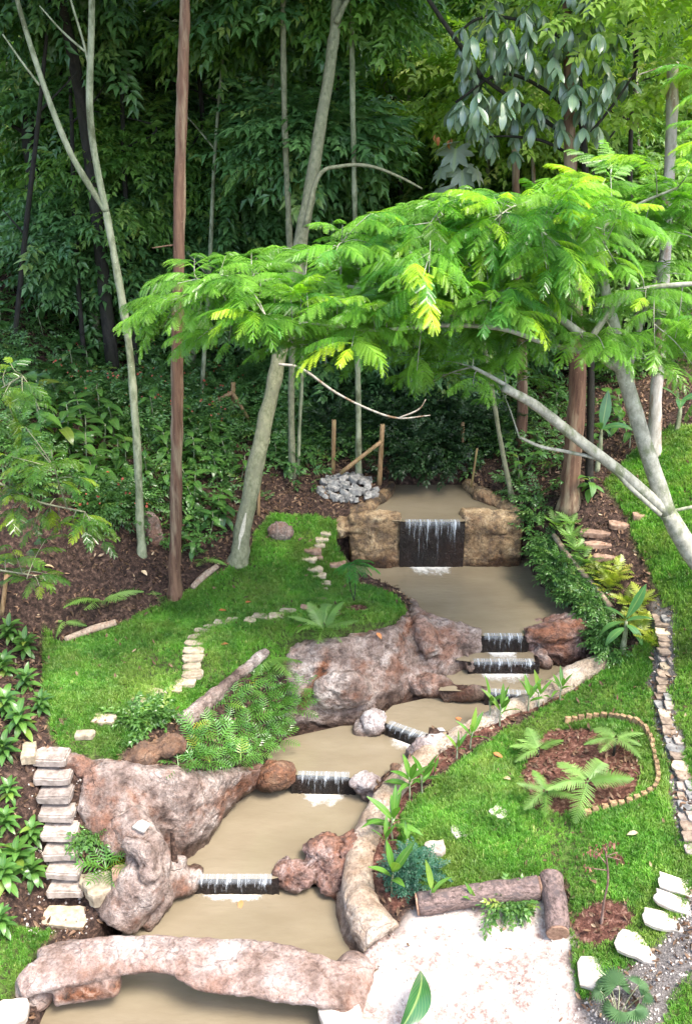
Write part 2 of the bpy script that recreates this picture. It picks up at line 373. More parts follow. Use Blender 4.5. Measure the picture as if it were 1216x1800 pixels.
gm, t = nt('ground_soil'); g = geo_pos(t)
n1 = noise(t, g, 1.2, 5, .6); n2 = noise(t, g, 18, 6, .7); n3 = noise(t, g, 60, 4, .7)
soil = ramp(t, n2, [(.38, (.018, .012, .01)), (.54, (.06, .036, .027)), (.7, (.19, .12, .09))])
lawnc = ramp(t, n1, [(.35, (.05, .11, .016)), (.65, (.1, .18, .03))]); lawnc = mixc(t, ramp(t, n2, [(.4, (1, 1, 1)), (.6, (0, 0, 0))]), lawnc, (.03, .03, .012))
bedc = ramp(t, n2, [(.36, (.04, .016, .011)), (.54, (.14, .06, .042)), (.68, (.34, .2, .15))])
dirtm = ramp(t, n3, [(.35, (.07, .06, .055)), (.6, (.2, .18, .165)), (.75, (.42, .38, .35))])
nb = noise(t, g, 2.6, 6, .7)
grav = mixc(t, ramp(t, nb, [(.42, (1, 1, 1)), (.58, (0, 0, 0))]), (.56, .5, .45), ramp(t, n2, [(.4, (.24, .16, .135)), (.6, (.52, .43, .38))]))
grav = mixc(t, ramp(t, n3, [(.62, (0, 0, 0)), (.7, (1, 1, 1))]), grav, (.3, .22, .2))
hill = ramp(t, n1, [(.4, (.5, .46, .24)), (.6, (.7, .6, .4))])
c = mixc(t, attrn(t, 'lawn'), soil, lawnc); c = mixc(t, attrn(t, 'bed'), c, bedc); c = mixc(t, attrn(t, 'dirt'), c, dirtm)
c = mixc(t, attrn(t, 'gravel'), c, grav); c = mixc(t, attrn(t, 'hill'), c, hill)
p_ = prin(t, c, .9, bump(t, math_(t, 'ADD', n2, n3), .7, .03), .2); out(t, p_.outputs[0])
gme = mk_mesh('ground', np.stack([XX.ravel(), YY.ravel(), ZZ.ravel()], 1), F, gm)
attr(gme, 'lawn', m_lawn.ravel()); attr(gme, 'bed', m_bed.ravel()); attr(gme, 'gravel', m_grav.ravel()); attr(gme, 'dirt', np.maximum(m_dirt, m_path).ravel()); attr(gme, 'hill', m_hill.ravel())
tag(link('ground', gme), 'sloping valley ground of lawn, brown soil and pale gravel', kind='structure')

# ---------------------------------------------------------------- water
wm, t = nt('muddy_water'); g = geo_pos(t); n1 = noise(t, g, 1.1, 3); 
mp = N(t, 'ShaderNodeMapping'); t.links.new(g, mp.inputs[0]); mp.inputs['Scale'].default_value = (1, 2.4, 1)
n2 = noise(t, mp.outputs[0], 7, 3, .5)
c = ramp(t, noise(t, mp.outputs[0], .9, 5, .6), [(.3, (.185, .15, .098)), (.7, (.235, .195, .132))])
p_ = prin(t, c, .06, bump(t, n2, .35, .02), .5); p_.inputs['IOR'].default_value = 1.6; out(t, p_.outputs[0])
wl = ['lowest pool under the slab bridge','second pool above the lowest weir','third pool between planter and white boulders','fourth pool below the long rock bank','narrow pool behind the sprouting plants','tiny ledge pool under the upper weir','wide brown pool below the dam','top pond behind the dam']
for (z, p), lb in zip(PW, wl):
    o = link('pool_water', mk_mesh('pool_water', [(x, y, z) for x, y in p], [tuple(range(len(p)))], wm, False)); tag(o, 'muddy brown water, '+lb, kind='structure')
# falls: lip ends (px,py at pool level), lower level
dm = rock_mat('weir_stone', [(.3, (.02, .018, .016)), (.6, (.06, .05, .045))], .2, .5)
fm, t = nt('falling_water'); uv = N(t, 'ShaderNodeUVMap'); mp = N(t, 'ShaderNodeMapping'); t.links.new(uv.outputs[0], mp.inputs[0]); mp.inputs['Scale'].default_value = (24, .9, 1)
n1 = noise(t, mp.outputs[0], 1.0, 5, .7); sp = t.nodes.new('ShaderNodeSeparateXYZ'); t.links.new(uv.outputs[0], sp.inputs[0])
top = math_(t, 'SUBTRACT', .4, math_(t, 'MULTIPLY', sp.outputs[1], 1.3))
a = math_(t, 'ADD', ramp(t, n1, [(.5, (0, 0, 0)), (.66, (1, 1, 1))]), math_(t, 'MULTIPLY', top, 1.0))
p_ = prin(t, (.5, .54, .57), .5, bump(t, n1, .5, .02), .3)
tr = t.nodes.new('ShaderNodeBsdfTransparent'); mx = t.nodes.new('ShaderNodeMixShader'); t.links.new(math_(t, 'MULTIPLY', a, .7), mx.inputs[0]); t.links.new(tr.outputs[0], mx.inputs[1]); t.links.new(p_.outputs[0], mx.inputs[2]); out(t, mx.outputs[0])
fo, t = nt('foam'); g = geo_pos(t); n1 = noise(t, g, 9, 6, .75); f_ = attrn(t, 'edge')
a = math_(t, 'MULTIPLY', ramp(t, math_(t, 'ADD', n1, math_(t, 'MULTIPLY', math_(t, 'SUBTRACT', f_, .5), .7)), [(.44, (0, 0, 0)), (.85, (1, 1, 1))]), .8)
p_ = prin(t, (.8, .79, .74), .6); tr = t.nodes.new('ShaderNodeBsdfTransparent'); mx = t.nodes.new('ShaderNodeMixShader')
t.links.new(a, mx.inputs[0]); t.links.new(tr.outputs[0], mx.inputs[1]); t.links.new(p_.outputs[0], mx.inputs[2]); out(t, mx.outputs[0])
FALLS = [((345,1545),(478,1545),.20,0.0,.15,'low weir with water slipping over it beside reddish boulders'),
 ((523,1362),(614,1364),.47,.20,.3,'dark weir with streaked water beside the white boulder'),
 ((682,1272),(750,1296),.65,.47,.18,'diagonal dark weir between two pale boulders'),
 ((862,1216),(948,1220),.85,.65,.1,'half hidden dark weir behind the leafy sprouts'),
 ((832,1163),(938,1163),1.03,.85,.28,'middle step of the twin falls below the wide pool'),
 ((850,1118),(918,1118),1.28,1.03,.3,'upper step of the twin falls at the lip of the wide pool'),
 ((712,917),(808,917),2.06,1.28,.4,'tallest waterfall, a dark streaked curtain in the dam')]
for (a, b, z1, z0, foam, lb) in FALLS:
    A = PZ(*a, z1); B = PZ(*b, z1); d = B-A; L = np.linalg.norm(d); d /= L; nrm = np.array([d[1], -d[0], 0]);  # towards viewer
    if nrm[1] > 0: nrm = -nrm
    root = thing('waterfall', (A+B)/2, lb, 'waterfall'); M = (A+B)/2
    # weir body with a slightly uneven face
    n = 24; V = []; Fq = []; prof = [(0, -.012), (-.05, -.02), (-.08, -(z1-z0)*.35), (-.05, -(z1-z0)*.7), (-.06, -(z1-z0)-.25)]
    prof = [(.22, -.45), (.22, -.02)] + [(-x, zz) for x, zz in [(0, -.012), (.03, -.02), (.03, -(z1-z0)*.5), (.02, -(z1-z0)-.25)]]
    for i in range(n+1):
        q = A-d*.08+d*(L+.16)*i/n - M
        for (o_, zz) in prof:
            V.append(q - nrm*o_ + np.array([0, 0, zz]) + (nrm*.012*random.uniform(-1, 1) if zz < -.03 else 0))
    k = len(prof); Fq = [(i*k+j, (i+1)*k+j, (i+1)*k+j+1, i*k+j+1) for i in range(n) for j in range(k-1)]
    me = mk_mesh('weir', V, Fq, dm); attr(me, 'wet', [1]*len(V)); link('weir', me, root)
    n = 48; m_ = 9; V = []; U = []
    for i in range(n+1):
        for j in range(m_+1):
            s = j/m_; h = (z1-z0)*max(0, (s-.12)/.88)**1.25; o_ = -.07+.125*min(1, s/.13)+.04*s
            q = A+d*L*i/n - M + nrm*(o_+.008*math.sin(i*1.7)*s+.006*random.uniform(-1, 1)*s) + np.array([0, 0, .006-h])
            V.append(q); U.append((i/n*L, s))
    Fq = [(i*(m_+1)+j, (i+1)*(m_+1)+j, (i+1)*(m_+1)+j+1, i*(m_+1)+j+1) for i in range(n) for j in range(m_)]
    link('water_sheet', mk_mesh('water_sheet', V, Fq, fm, True, U), root)
    V = []; E = []; n = 24; m_ = 8
    for i in range(n+1):
        for j in range(m_+1):
            q = A+d*L*i/n - M + nrm*(.04+foam*1.3*j/m_*(.5+.5*math.sin(i/n*math.pi))) ; V.append((q[0], q[1], z0-z1+.006+.004*random.random()))
            E.append((1-j/m_)*min(1, 4*min(i, n-i)/n+.1))
    Fq = [(i*(m_+1)+j, (i+1)*(m_+1)+j, (i+1)*(m_+1)+j+1, i*(m_+1)+j+1) for i in range(n) for j in range(m_)]
    me = mk_mesh('foam', V, Fq, fo); attr(me, 'edge', E); tag(link('foam', me, root), kind='stuff')
# ---------------------------------------------------------------- rocks (united volumes, remeshed, weathered)
def ico(c, r, rot=(0, 0, 0), sub=3):
    import bmesh
    bm = bmesh.new(); bmesh.ops.create_icosphere(bm, subdivisions=sub, radius=1)
    R = Euler(rot).to_matrix(); V = [np.array(R@Vector((v.co.x*r[0], v.co.y*r[1], v.co.z*r[2])))+np.asarray(c) for v in bm.verts]
    F = [tuple(v.index for v in f.verts) for f in bm.faces]; bm.free(); return V, F
def ruled(top, bot, back=(0, .35, -.15), bulge=.08, n=5, m=6):
    """solid with its front face ruled between two polylines"""
    T = catmull(top, n); k = len(T); B = catmull(bot, n)
    ix = np.linspace(0, len(B)-1, k); B = np.stack([np.interp(ix, np.arange(len(B)), B[:, a]) for a in range(3)], 1)
    V = []; bk = np.array(back)
    for i in range(k):
        for j in range(m+1):
            s = j/m; V.append(T[i]*(1-s)+B[i]*s + np.array([0, -bulge*math.sin(s*math.pi), 0]))
        for j in range(m, -1, -1):
            s = j/m; V.append(T[i]*(1-s)+B[i]*s + bk)
    w = 2*(m+1); F = [(i*w+j, i*w+(j+1) % w, (i+1)*w+(j+1) % w, (i+1)*w+j) for i in range(k-1) for j in range(w)]
    F.append(tuple(range(w-1, -1, -1))); F.append(tuple((k-1)*w+j for j in range(w)))
    return V, F
def rock(name, parts, mat, vox=.03, disp=.05, dsc=3.0, ridge=.03, stains=(), wetz=None, parent=None, smooth=2, strata=0):
    mb = MB()
    for p in parts: mb.add(p[0], p[1])
    V0 = np.array(mb.V); c0 = V0.mean(0); c0[2] = V0[:, 2].min()
    me = mk_mesh(name, V0, mb.F); o = bpy.data.objects.new(name, me); COL.objects.link(o)
    md = o.modifiers.new('r', 'REMESH'); md.mode = 'VOXEL'; md.voxel_size = vox
    if smooth: ms = o.modifiers.new('s', 'SMOOTH'); ms.iterations = smooth*5; ms.factor = .6
    dg = bpy.context.evaluated_depsgraph_get(); ev = o.evaluated_get(dg); m2 = bpy.data.meshes.new_from_object(ev)
    bpy.data.objects.remove(o); bpy.data.meshes.remove(me)
    n = len(m2.vertices); V = np.zeros(n*3); m2.vertices.foreach_get('co', V); V = V.reshape(-1, 3)
    Nn = np.zeros(n*3); m2.vertices.foreach_get('normal', Nn); Nn = Nn.reshape(-1, 3)
    W = V + .25*np.stack([fbm(V, 2, 2, seed=s) for s in (1, 2, 3)], 1)
    Q = W*np.array([1, 1, 1.5])
    f1 = fbm(Q, dsc*.55, 3, .5, seed=4); f2 = fbm(Q, dsc*1.5, 3, .5, seed=8)
    fac = np.round((f1+.35*f2)*5)/5                                   # broken facets
    h = disp*(.9*f1+.35*f2+.55*fac) + ridge*.5*fbm(W, dsc*5, 3, .6, seed=9) + ridge*.7*(.5-np.abs(fbm(W, dsc*2.3, 3, .55, seed=15)))
    h -= disp*.8*np.clip(.07-np.abs(fbm(Q, dsc*.5, 2, .5, seed=12)), 0, 1)/.07*.8
    if strata: h += strata*np.sin(V[:, 2]*38+4*fbm(W, 1.5, 2, seed=5))
    V = V + Nn*h[:, None]
    st = np.zeros(n)
    for (pl, w) in stains:
        P = catmull(pl, 5); d = np.full(n, 9.)
        for q in P: d = np.minimum(d, np.linalg.norm(V-q, axis=1))
        s_ = np.clip(1.3-d/w+.5*fbm(V, 6, 3, seed=3), 0, 1); st = np.maximum(st, s_); V = V - Nn*(min(.04, .3*w)*.7*s_)[:, None]
    m2.vertices.foreach_set('co', (V-c0).ravel()); m2.polygons.foreach_set('use_smooth', [True]*len(m2.polygons))
    m2.materials.clear(); m2.materials.append(mat); attr(m2, 'stain', st)
    if wetz is not None:
        wz = wetz(V) if callable(wetz) else wetz
        attr(m2, 'wet', np.clip(1-(V[:, 2]-wz)/.12+.6*fbm(V, 5, 3, seed=6), 0, 1))
    m2.update(); m2.name = name
    oo = link(name, m2, parent); oo.location = c0; return oo
def pl(pts): return [PZ(*p) for p in pts]
def tb(pts, R, seg=12): 
    V, F, _ = tube_vf(catmull(pl(pts), 5), R, seg); return V, F
def el(px, py, z, r, rot=(0, 0, 0)): return ico(PZ(px, py, z), r, rot)
R_grey = rock_mat('weathered_rock', [(.34, (.09, .062, .05)), (.44, (.25, .185, .155)), (.54, (.37, .3, .26)), (.66, (.58, .51, .46))], .7, .5)
R_red = rock_mat('reddish_rock', [(.34, (.07, .035, .03)), (.5, (.27, .17, .14)), (.64, (.55, .45, .41))], .8, .55)
R_pale = rock_mat('pale_rock', [(.36, (.25, .2, .19)), (.5, (.5, .44, .42)), (.62, (.68, .64, .62))], .25, .3)
R_bridge = rock_mat('bridge_rock', [(.34, (.14, .09, .07)), (.44, (.31, .22, .18)), (.54, (.42, .33, .29)), (.68, (.58, .51, .47))], .5, .35, .9)
R_dam = rock_mat('dam_mortar', [(.36, (.07, .05, .03)), (.46, (.26, .17, .09)), (.55, (.42, .3, .17)), (.68, (.58, .48, .33))], .35, .6, .9)
R_kerb = rock_mat('kerb_mortar', [(.34, (.3, .22, .15)), (.5, (.46, .37, .28)), (.66, (.64, .56, .48))], .2, .25)
R_soily = rock_mat('brown_rock', [(.3, (.08, .045, .03)), (.55, (.22, .13, .08)), (.7, (.36, .26, .19))], .7, .5)

# long rock bank left of the upper pools
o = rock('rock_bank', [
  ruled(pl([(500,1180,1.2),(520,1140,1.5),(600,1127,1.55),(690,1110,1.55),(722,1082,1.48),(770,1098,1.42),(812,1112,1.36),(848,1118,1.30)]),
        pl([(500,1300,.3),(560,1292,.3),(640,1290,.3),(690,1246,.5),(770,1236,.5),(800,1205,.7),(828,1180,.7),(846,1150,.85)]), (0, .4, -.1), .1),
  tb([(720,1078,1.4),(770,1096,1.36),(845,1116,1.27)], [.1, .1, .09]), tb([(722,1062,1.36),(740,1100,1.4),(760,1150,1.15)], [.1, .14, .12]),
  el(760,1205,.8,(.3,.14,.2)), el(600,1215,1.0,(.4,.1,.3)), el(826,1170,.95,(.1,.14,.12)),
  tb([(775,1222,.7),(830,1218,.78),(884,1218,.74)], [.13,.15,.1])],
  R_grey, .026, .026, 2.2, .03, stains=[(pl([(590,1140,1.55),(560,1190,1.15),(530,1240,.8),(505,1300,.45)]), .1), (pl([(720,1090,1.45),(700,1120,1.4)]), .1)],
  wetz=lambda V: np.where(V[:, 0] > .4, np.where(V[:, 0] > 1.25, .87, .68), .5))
tag(o, 'long steep weathered rock bank between the lawn and the small pools', 'rock bank')
# planter wall and the buttress down to the bridge
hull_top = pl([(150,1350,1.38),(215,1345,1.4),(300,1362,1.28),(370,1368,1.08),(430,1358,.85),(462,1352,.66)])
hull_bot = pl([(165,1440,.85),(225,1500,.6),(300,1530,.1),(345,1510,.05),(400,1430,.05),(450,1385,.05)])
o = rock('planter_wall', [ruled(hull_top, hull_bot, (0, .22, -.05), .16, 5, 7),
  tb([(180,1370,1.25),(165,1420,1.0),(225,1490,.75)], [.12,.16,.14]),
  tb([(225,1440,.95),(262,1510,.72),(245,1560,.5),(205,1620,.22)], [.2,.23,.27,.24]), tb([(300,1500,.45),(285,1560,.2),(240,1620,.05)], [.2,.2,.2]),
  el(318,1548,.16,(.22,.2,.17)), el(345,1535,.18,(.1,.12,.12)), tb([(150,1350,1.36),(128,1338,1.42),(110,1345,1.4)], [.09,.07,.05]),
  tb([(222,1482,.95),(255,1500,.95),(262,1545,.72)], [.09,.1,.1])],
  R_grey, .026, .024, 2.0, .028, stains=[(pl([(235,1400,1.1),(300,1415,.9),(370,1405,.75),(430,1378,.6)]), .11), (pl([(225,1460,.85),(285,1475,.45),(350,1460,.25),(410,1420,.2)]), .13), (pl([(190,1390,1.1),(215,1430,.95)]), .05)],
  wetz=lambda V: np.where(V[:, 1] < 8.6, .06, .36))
tag(o, 'large hollow rock planter wall with rust stains and a buttress', 'rock wall')
o = rock('rock', [el(480,1362,.5,(.22,.17,.22)), el(500,1362,.45,(.14,.12,.2)), tb([(462,1358,.55),(455,1380,.3)], [.12,.1])], R_soily, .022, .03, 4, .02, wetz=.3)
tag(o, 'rounded brown rock at the left end of the middle weir', 'rock')
o = rock('rock', [el(300,1310,1.4,(.2,.2,.12),(0,0,.4)), el(255,1325,1.38,(.2,.16,.14)), el(232,1338,1.33,(.13,.1,.1))], R_soily, .022, .03, 4, .02)
tag(o, 'brown wedge shaped rock between the lawn and the ferny planter', 'rock')
# slab bridge
bt = [(28,1722,.42),(60,1690,.48),(150,1650,.52),(260,1645,.52),(400,1648,.52),(480,1655,.52),(570,1680,.48),(610,1700,.42)]
bb = [(40,1752,.40),(110,1735,.44),(200,1712,.47),(290,1708,.49),(340,1735,.47),(440,1748,.46),(540,1762,.42),(606,1770,.36)]
T = catmull(pl(bt), 6); B = catmull(pl(bb), 6); ix = np.linspace(0, len(B)-1, len(T)); B = np.stack([np.interp(ix, np.arange(len(B)), B[:, a]) for a in range(3)], 1)
V = []; m_ = 8
for i in range(len(T)):
    for j in range(m_+1): 
        s = j/m_; V.append(T[i]*(1-s)+B[i]*s+np.array([0, 0, .03*math.sin(s*math.pi)]))
    for j in range(m_, -1, -1):
        s = j/m_; V.append(T[i]*(1-s)+B[i]*s+np.array([0, .03, -.075-.02*math.sin(s*math.pi)]))
w = 2*(m_+1); Fq = [(i*w+j, i*w+(j+1) % w, (i+1)*w+(j+1) % w, (i+1)*w+j) for i in range(len(T)-1) for j in range(w)]+[tuple(range(w-1, -1, -1)), tuple((len(T)-1)*w+j for j in range(w))]
o = rock('slab_bridge', [(V, Fq), tb([(70,1700,.3),(130,1690,.28),(200,1680,.3)], [.16,.2,.14]), tb([(95,1745,.25),(150,1735,.25),(210,1728,.3)],[.14,.13,.1]),
   el(60,1740,.2,(.2,.2,.2)), el(620,1720,.2,(.22,.3,.2)), tb([(600,1700,.3),(612,1760,.2),(600,1800,.1)], [.16,.18,.18])],
   R_bridge, .024, .016, 2.2, .014, stains=[(pl([(80,1765,.3),(150,1752,.28),(215,1735,.3)]), .1)], wetz=.02)
tag(o, 'organic pinkish stone slab bridge arching over the lowest pool', 'bridge')
o = rock('kerb_wall', [tb([(1062,1165,1.1),(1010,1190,.98),(950,1225,.88),(876,1260,.78),(792,1305,.68),(738,1342,.58)], [.13,.17,.14,.14,.15,.15]),
   tb([(738,1342,.58),(696,1385,.46),(665,1435,.38),(640,1490,.33),(628,1550,.3),(640,1610,.27),(672,1655,.2)], [.15,.16,.17,.18,.19,.21,.25]),
   tb([(700,1400,.2),(640,1470,.1),(612,1550,.05),(630,1640,-.05),(660,1690,-.1)], [.14,.16,.18,.2,.2]), tb([(1050,1175,.9),(960,1225,.7),(860,1270,.6),(780,1320,.5)], [.15,.12,.12,.12])],
   R_kerb, .026, .02, 3, .012, wetz=lambda V: np.interp(V[:, 1], [8.3, 9.2, 10.3, 11.2, 11.8], [.02, .22, .45, .6, .86]))
tag(o, 'rounded mortar kerb curving down the right side of the pools', 'kerb')
def boulder(lb, parts, mat, wetz=None, vox=.022, disp=.035, name='boulder', ridge=.02):
    return tag(rock(name, parts, mat, vox, disp, 4.5, ridge, wetz=wetz), lb, name)
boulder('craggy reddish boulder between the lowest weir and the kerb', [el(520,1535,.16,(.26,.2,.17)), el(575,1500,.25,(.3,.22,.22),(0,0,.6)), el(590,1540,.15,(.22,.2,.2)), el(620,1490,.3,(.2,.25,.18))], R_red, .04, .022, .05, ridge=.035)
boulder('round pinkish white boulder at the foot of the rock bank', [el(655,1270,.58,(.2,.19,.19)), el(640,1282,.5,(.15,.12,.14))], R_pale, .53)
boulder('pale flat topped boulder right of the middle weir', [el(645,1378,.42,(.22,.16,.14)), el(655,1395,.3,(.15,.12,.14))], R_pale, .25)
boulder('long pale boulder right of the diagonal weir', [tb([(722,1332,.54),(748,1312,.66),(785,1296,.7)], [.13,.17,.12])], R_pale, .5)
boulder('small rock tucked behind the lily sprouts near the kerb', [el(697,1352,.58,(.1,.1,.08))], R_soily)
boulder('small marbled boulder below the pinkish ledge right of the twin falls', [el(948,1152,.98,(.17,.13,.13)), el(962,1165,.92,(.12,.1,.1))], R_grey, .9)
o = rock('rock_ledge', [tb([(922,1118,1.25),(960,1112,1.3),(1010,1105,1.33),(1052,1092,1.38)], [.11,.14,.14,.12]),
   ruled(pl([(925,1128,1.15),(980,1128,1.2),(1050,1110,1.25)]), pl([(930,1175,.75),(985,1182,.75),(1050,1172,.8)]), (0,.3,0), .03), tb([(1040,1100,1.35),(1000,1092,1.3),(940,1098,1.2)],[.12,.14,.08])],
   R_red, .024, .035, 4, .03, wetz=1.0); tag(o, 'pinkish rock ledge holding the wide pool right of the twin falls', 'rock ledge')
# dam
zt = 2.13
def damwall(x0, x1, lb, flip):
    pa = [(x0,907,zt),((x0+x1)/2,909,zt),(x1,909,zt-.02)]; A = pl(pa); Bt = [a*1.0 for a in A]
    for q in Bt: q[2] = 1.0
    Bt = [q+np.array([0, -.05, 0]) for q in Bt]
    ps = [ruled(A, Bt, (0, .3, 0), .02, 5, 8), tb([(x0,904,zt-.05),(x1,906,zt-.06)], [.09,.09])]
    rim = [(612,903,zt-.06),(640,893,zt-.04),(672,872,zt-.02),(684,852,zt)] if flip else [(915,906,zt-.06),(882,888,zt-.04),(842,868,zt-.02),(822,848,zt)]
    ps.append(tb(rim, [.12,.12,.12,.12])); ps.append(tb([(a, b, z-.22) for a, b, z in rim], [.14]*4))
    if flip: ps.append(el(598,925,1.9,(.12,.3,.2)))
    o = rock('dam_wall', ps, R_dam, .03, .03, 3, .02, wetz=1.36); return tag(o, lb, 'dam wall')
damwall(614, 706, 'ochre dam wall left of the tall waterfall with its curving rim', True)
damwall(812, 918, 'ochre dam wall right of the tall waterfall with mossy patches', False)
# tubes of mortar along the planter and lawn
tag(rock('planter_kerb', [tb([(318,1268,1.36),(360,1236,1.39),(398,1202,1.43),(445,1164,1.48),(470,1144,1.52)], [.09,.085,.08,.07,.05]), tb([(325,1275,1.3),(400,1206,1.36)], [.1,.08])], R_grey, .022, .015, 4, .012), 'smooth stone kerb between the left lawn and the leafy planter', 'kerb')
# ---------------------------------------------------------------- slabs and stones
S_step = flat_mat('step_concrete', (.19, .155, .13), (.42, .36, .32), 12, .85, .35)
S_pale = flat_mat('pale_slab', (.4, .35, .29), (.62, .57, .5), 9, .8, .3)
S_path = flat_mat('path_stone', (.28, .22, .15), (.52, .44, .32), 14, .85, .3)
S_pave = flat_mat('paver', (.13, .095, .07), (.33, .26, .2), 14, .85, .3)
S_grey = flat_mat('grey_stone', (.12, .12, .12), (.34, .33, .31), 14, .8, .3)
S_rust = flat_mat('terracotta_stone', (.2, .12, .08), (.4, .27, .2), 14, .85, .3)
def slab_mesh(w, d, h, seed, rag=.14, seg=14, box=0.0):
    r = random.Random(seed); V = []; ang = [2*math.pi*k/seg for k in range(seg)]; rr = []
    for a in ang:
        e = (abs(math.cos(a))**(2+box*6)+abs(math.sin(a))**(2+box*6))**(-1/(2+box*6)); rr.append(e*(1+rag*r.uniform(-1, 1)))
    lev = [(-.5, .94, 0), (.3, 1.0, 0), (.47, .97, 0), (.5, .88, 0)]
    for (z, s, _) in lev:
        for a, q in zip(ang, rr): V.append((math.cos(a)*q*w/2*s, math.sin(a)*q*d/2*s, z*h+r.uniform(-.04, .04)*h*(s < .98)))
    n = seg; F = [(k*n+i, k*n+(i+1) % n, (k+1)*n+(i+1) % n, (k+1)*n+i) for k in range(len(lev)-1) for i in range(n)]
    F += [tuple(range(n-1, -1, -1))]; c = len(V); V.append((0, 0, h*.53)); F += [((len(lev)-1)*n+i, (len(lev)-1)*n+(i+1) % n, c) for i in range(n)]
    return V, F
def slab(name, P, w, d, h, mat, parent=None, rz=0, tilt=(0, 0), seed=0, rag=.12, box=0.0, sink=.35):
    V, F = slab_mesh(w, d, h, seed, rag, 16, box); o = link(name, mk_mesh(name, V, F, mat, False), parent)
    o.location = (P[0], P[1], P[2]+h*(.5-sink)); o.rotation_euler = (tilt[0], tilt[1], rz); return o
def box_vf(w, d, h, seed, bev=.018, n=8):
    import bmesh
    bm = bmesh.new(); bmesh.ops.create_cube(bm, size=1)
    for v in bm.verts: v.co = Vector((v.co.x*w, v.co.y*d, v.co.z*h))
    bmesh.ops.bevel(bm, geom=bm.edges[:], offset=bev, segments=2, affect='EDGES')
    bmesh.ops.subdivide_edges(bm, edges=[e for e in bm.edges if e.calc_length() > .08], cuts=4, use_grid_fill=True)
    V = np.array([v.co[:] for v in bm.verts]); F = [tuple(v.index for v in f.verts) for f in bm.faces]; bm.free()
    V = V + .012*np.stack([fbm(V+seed, 5, 3, seed=s) for s in (1, 2, 3)], 1); return V, F
# steps on the left
st = [(92,1322),(95,1362),(99,1398),(104,1437),(107,1470),(110,1506),(114,1542),(118,1578)]
sy = [(90,1330,1.5),(118,1580,.42)]
root = thing('garden_steps', PZ(118,1590,.35), 'flight of eight rough concrete steps on the left', 'steps')
base = np.array(root.location)
for k in range(8):
    s = k/7; z = 1.56*(1-s)+.5*s; x, y = 90+28*s, 1322+(1552-1322)*s
    q = PZ(x, y, z)
    V, F_ = box_vf(.37+.03*random.random(), .24, .105, 40+k)
    o = link('step', mk_mesh('step', V, F_, S_step, False), root); o.location = q-base+np.array([0, 0, -.065]); o.rotation_euler = (0, random.uniform(-.03, .03), random.uniform(-.06, .06)-.02)
# stepping stones, left lawn
root = thing('stepping_stone_path', (0, 0, 0), 'winding path of pale stepping stones through the left lawn', None, kind='structure')
SP_ = [(150,1293,34,12,1),(183,1268,40,16,0),(236,1234,38,12,1),(268,1220,54,12,0),(308,1214,26,12,1),(327,1203,34,12,0),(339,1189,36,14,1),(338,1174,34,9,0),(340,1160,38,11,0),(341,1146,38,10,0),(341,1134,34,8,0),(347,1122,32,8,0),(356,1112,28,7,0),(372,1104,28,7,0),(392,1098,32,9,0),(412,1093,24,7,0),(440,1093,22,9,1),(458,1087,30,9,1),(486,1085,28,9,1),(505,1078,30,7,0),(540,1072,26,7,2),(560,1058,28,8,2),(566,1047,30,8,0),(562,1040,26,8,1),(567,1029,28,7,0),(560,1016,26,7,0),(552,1002,30,8,1),(543,987,28,7,1),(550,970,32,12,2),(562,961,20,6,0),(566,950,22,6,0),(573,941,18,6,0),(556,985,24,6,2),(592,992,30,10,2)]
for k, (x, y, w, h, mt) in enumerate(SP_):
    q = PG(x, y); dd = proj(q)[2]; dep = math.atan2(CAM_H-q[2], q[1])
    slab('stone', q, w/FPX*dd, h/FPX*dd/math.sin(dep)*1.0, .06, (S_path, S_path, S_rust)[mt], root, random.uniform(-.3, .3), (random.uniform(-.05, .05),)*2, k, .14, .5, .35)
# paving of the right hand path
root = thing('garden_path', (0, 0, 0), 'narrow path of stone pavers curving down the right lawn', None, kind='structure')
cl = catmull([np.array([a, b, 0]) for a, b in [(1160,1085),(1168,1120),(1172,1165),(1166,1205),(1168,1250),(1182,1300),(1194,1345),(1204,1390),(1206,1440),(1216,1500)]], 4)
y = 1088; k = 0
while y < 1500:
    x = float(np.interp(y, cl[:, 1], cl[:, 0])); q = PG(x, y); dd = proj(q)[2]; sc = dd/FPX; dep = math.atan2(CAM_H-q[2], q[1])
    hp = 11+(y-1088)*.02+random.uniform(-1, 3)
    two = random.random() < .35
    for j in range(2 if two else 1):
        xo = (x + ((-8, 8)[j] if two else 0)); q = PG(xo, y+random.uniform(-2, 2))
        mt = random.choice([S_path, S_pave, S_grey, S_pave, S_pave, S_step]) if not two else random.choice([S_grey, S_pave, S_step])
        slab('stone', q, (random.uniform(24, 32) if not two else 15)*sc, hp*.92*sc/math.sin(dep), .04, mt, root, random.uniform(-.15, .15), (0, 0), 100+k, .1, .9, .3); k += 1
    y += hp
# upper steps of the right path
for (x, y, w, h) in [(1045,942,52,8),(1050,962,46,7),(1085,925,36,10),(1120,912,20,8),(1060,985,40,8)]:
    q = PG(x, y); sc = proj(q)[2]/FPX; slab('stone', q, w*sc, h*sc/.45, .08, S_rust, root, -.1, (0, 0), int(x), .15, .4)
def lawnstone(x, y, w, h, lb, mat=S_pale, rz=0, th=.07, seed=1, box=.5, tilt=(0, 0)):
    q = PG(x, y); sc = proj(q)[2]/FPX; dep = math.atan2(CAM_H-q[2], q[1])
    o = slab('stone', q, w*sc, h*sc/math.sin(dep), th*(.65 if th < .1 else 1), mat, None, rz, tilt, seed, .1 if th < .1 else .14, box+.4, .2); return tag(o, lb, 'stone')
lawnstone(811,1465,36,22,'white stone lying on the right lawn, left of the pair', rz=.3, seed=5)
lawnstone(876,1432,26,20,'cream stone lying on the right lawn nearer the soil bed', S_pale, .8, seed=6)
lawnstone(764,1500,38,22,'small pale concrete block at the lawn edge by the sprouts', S_step, .1, .12, 7, 1.2)
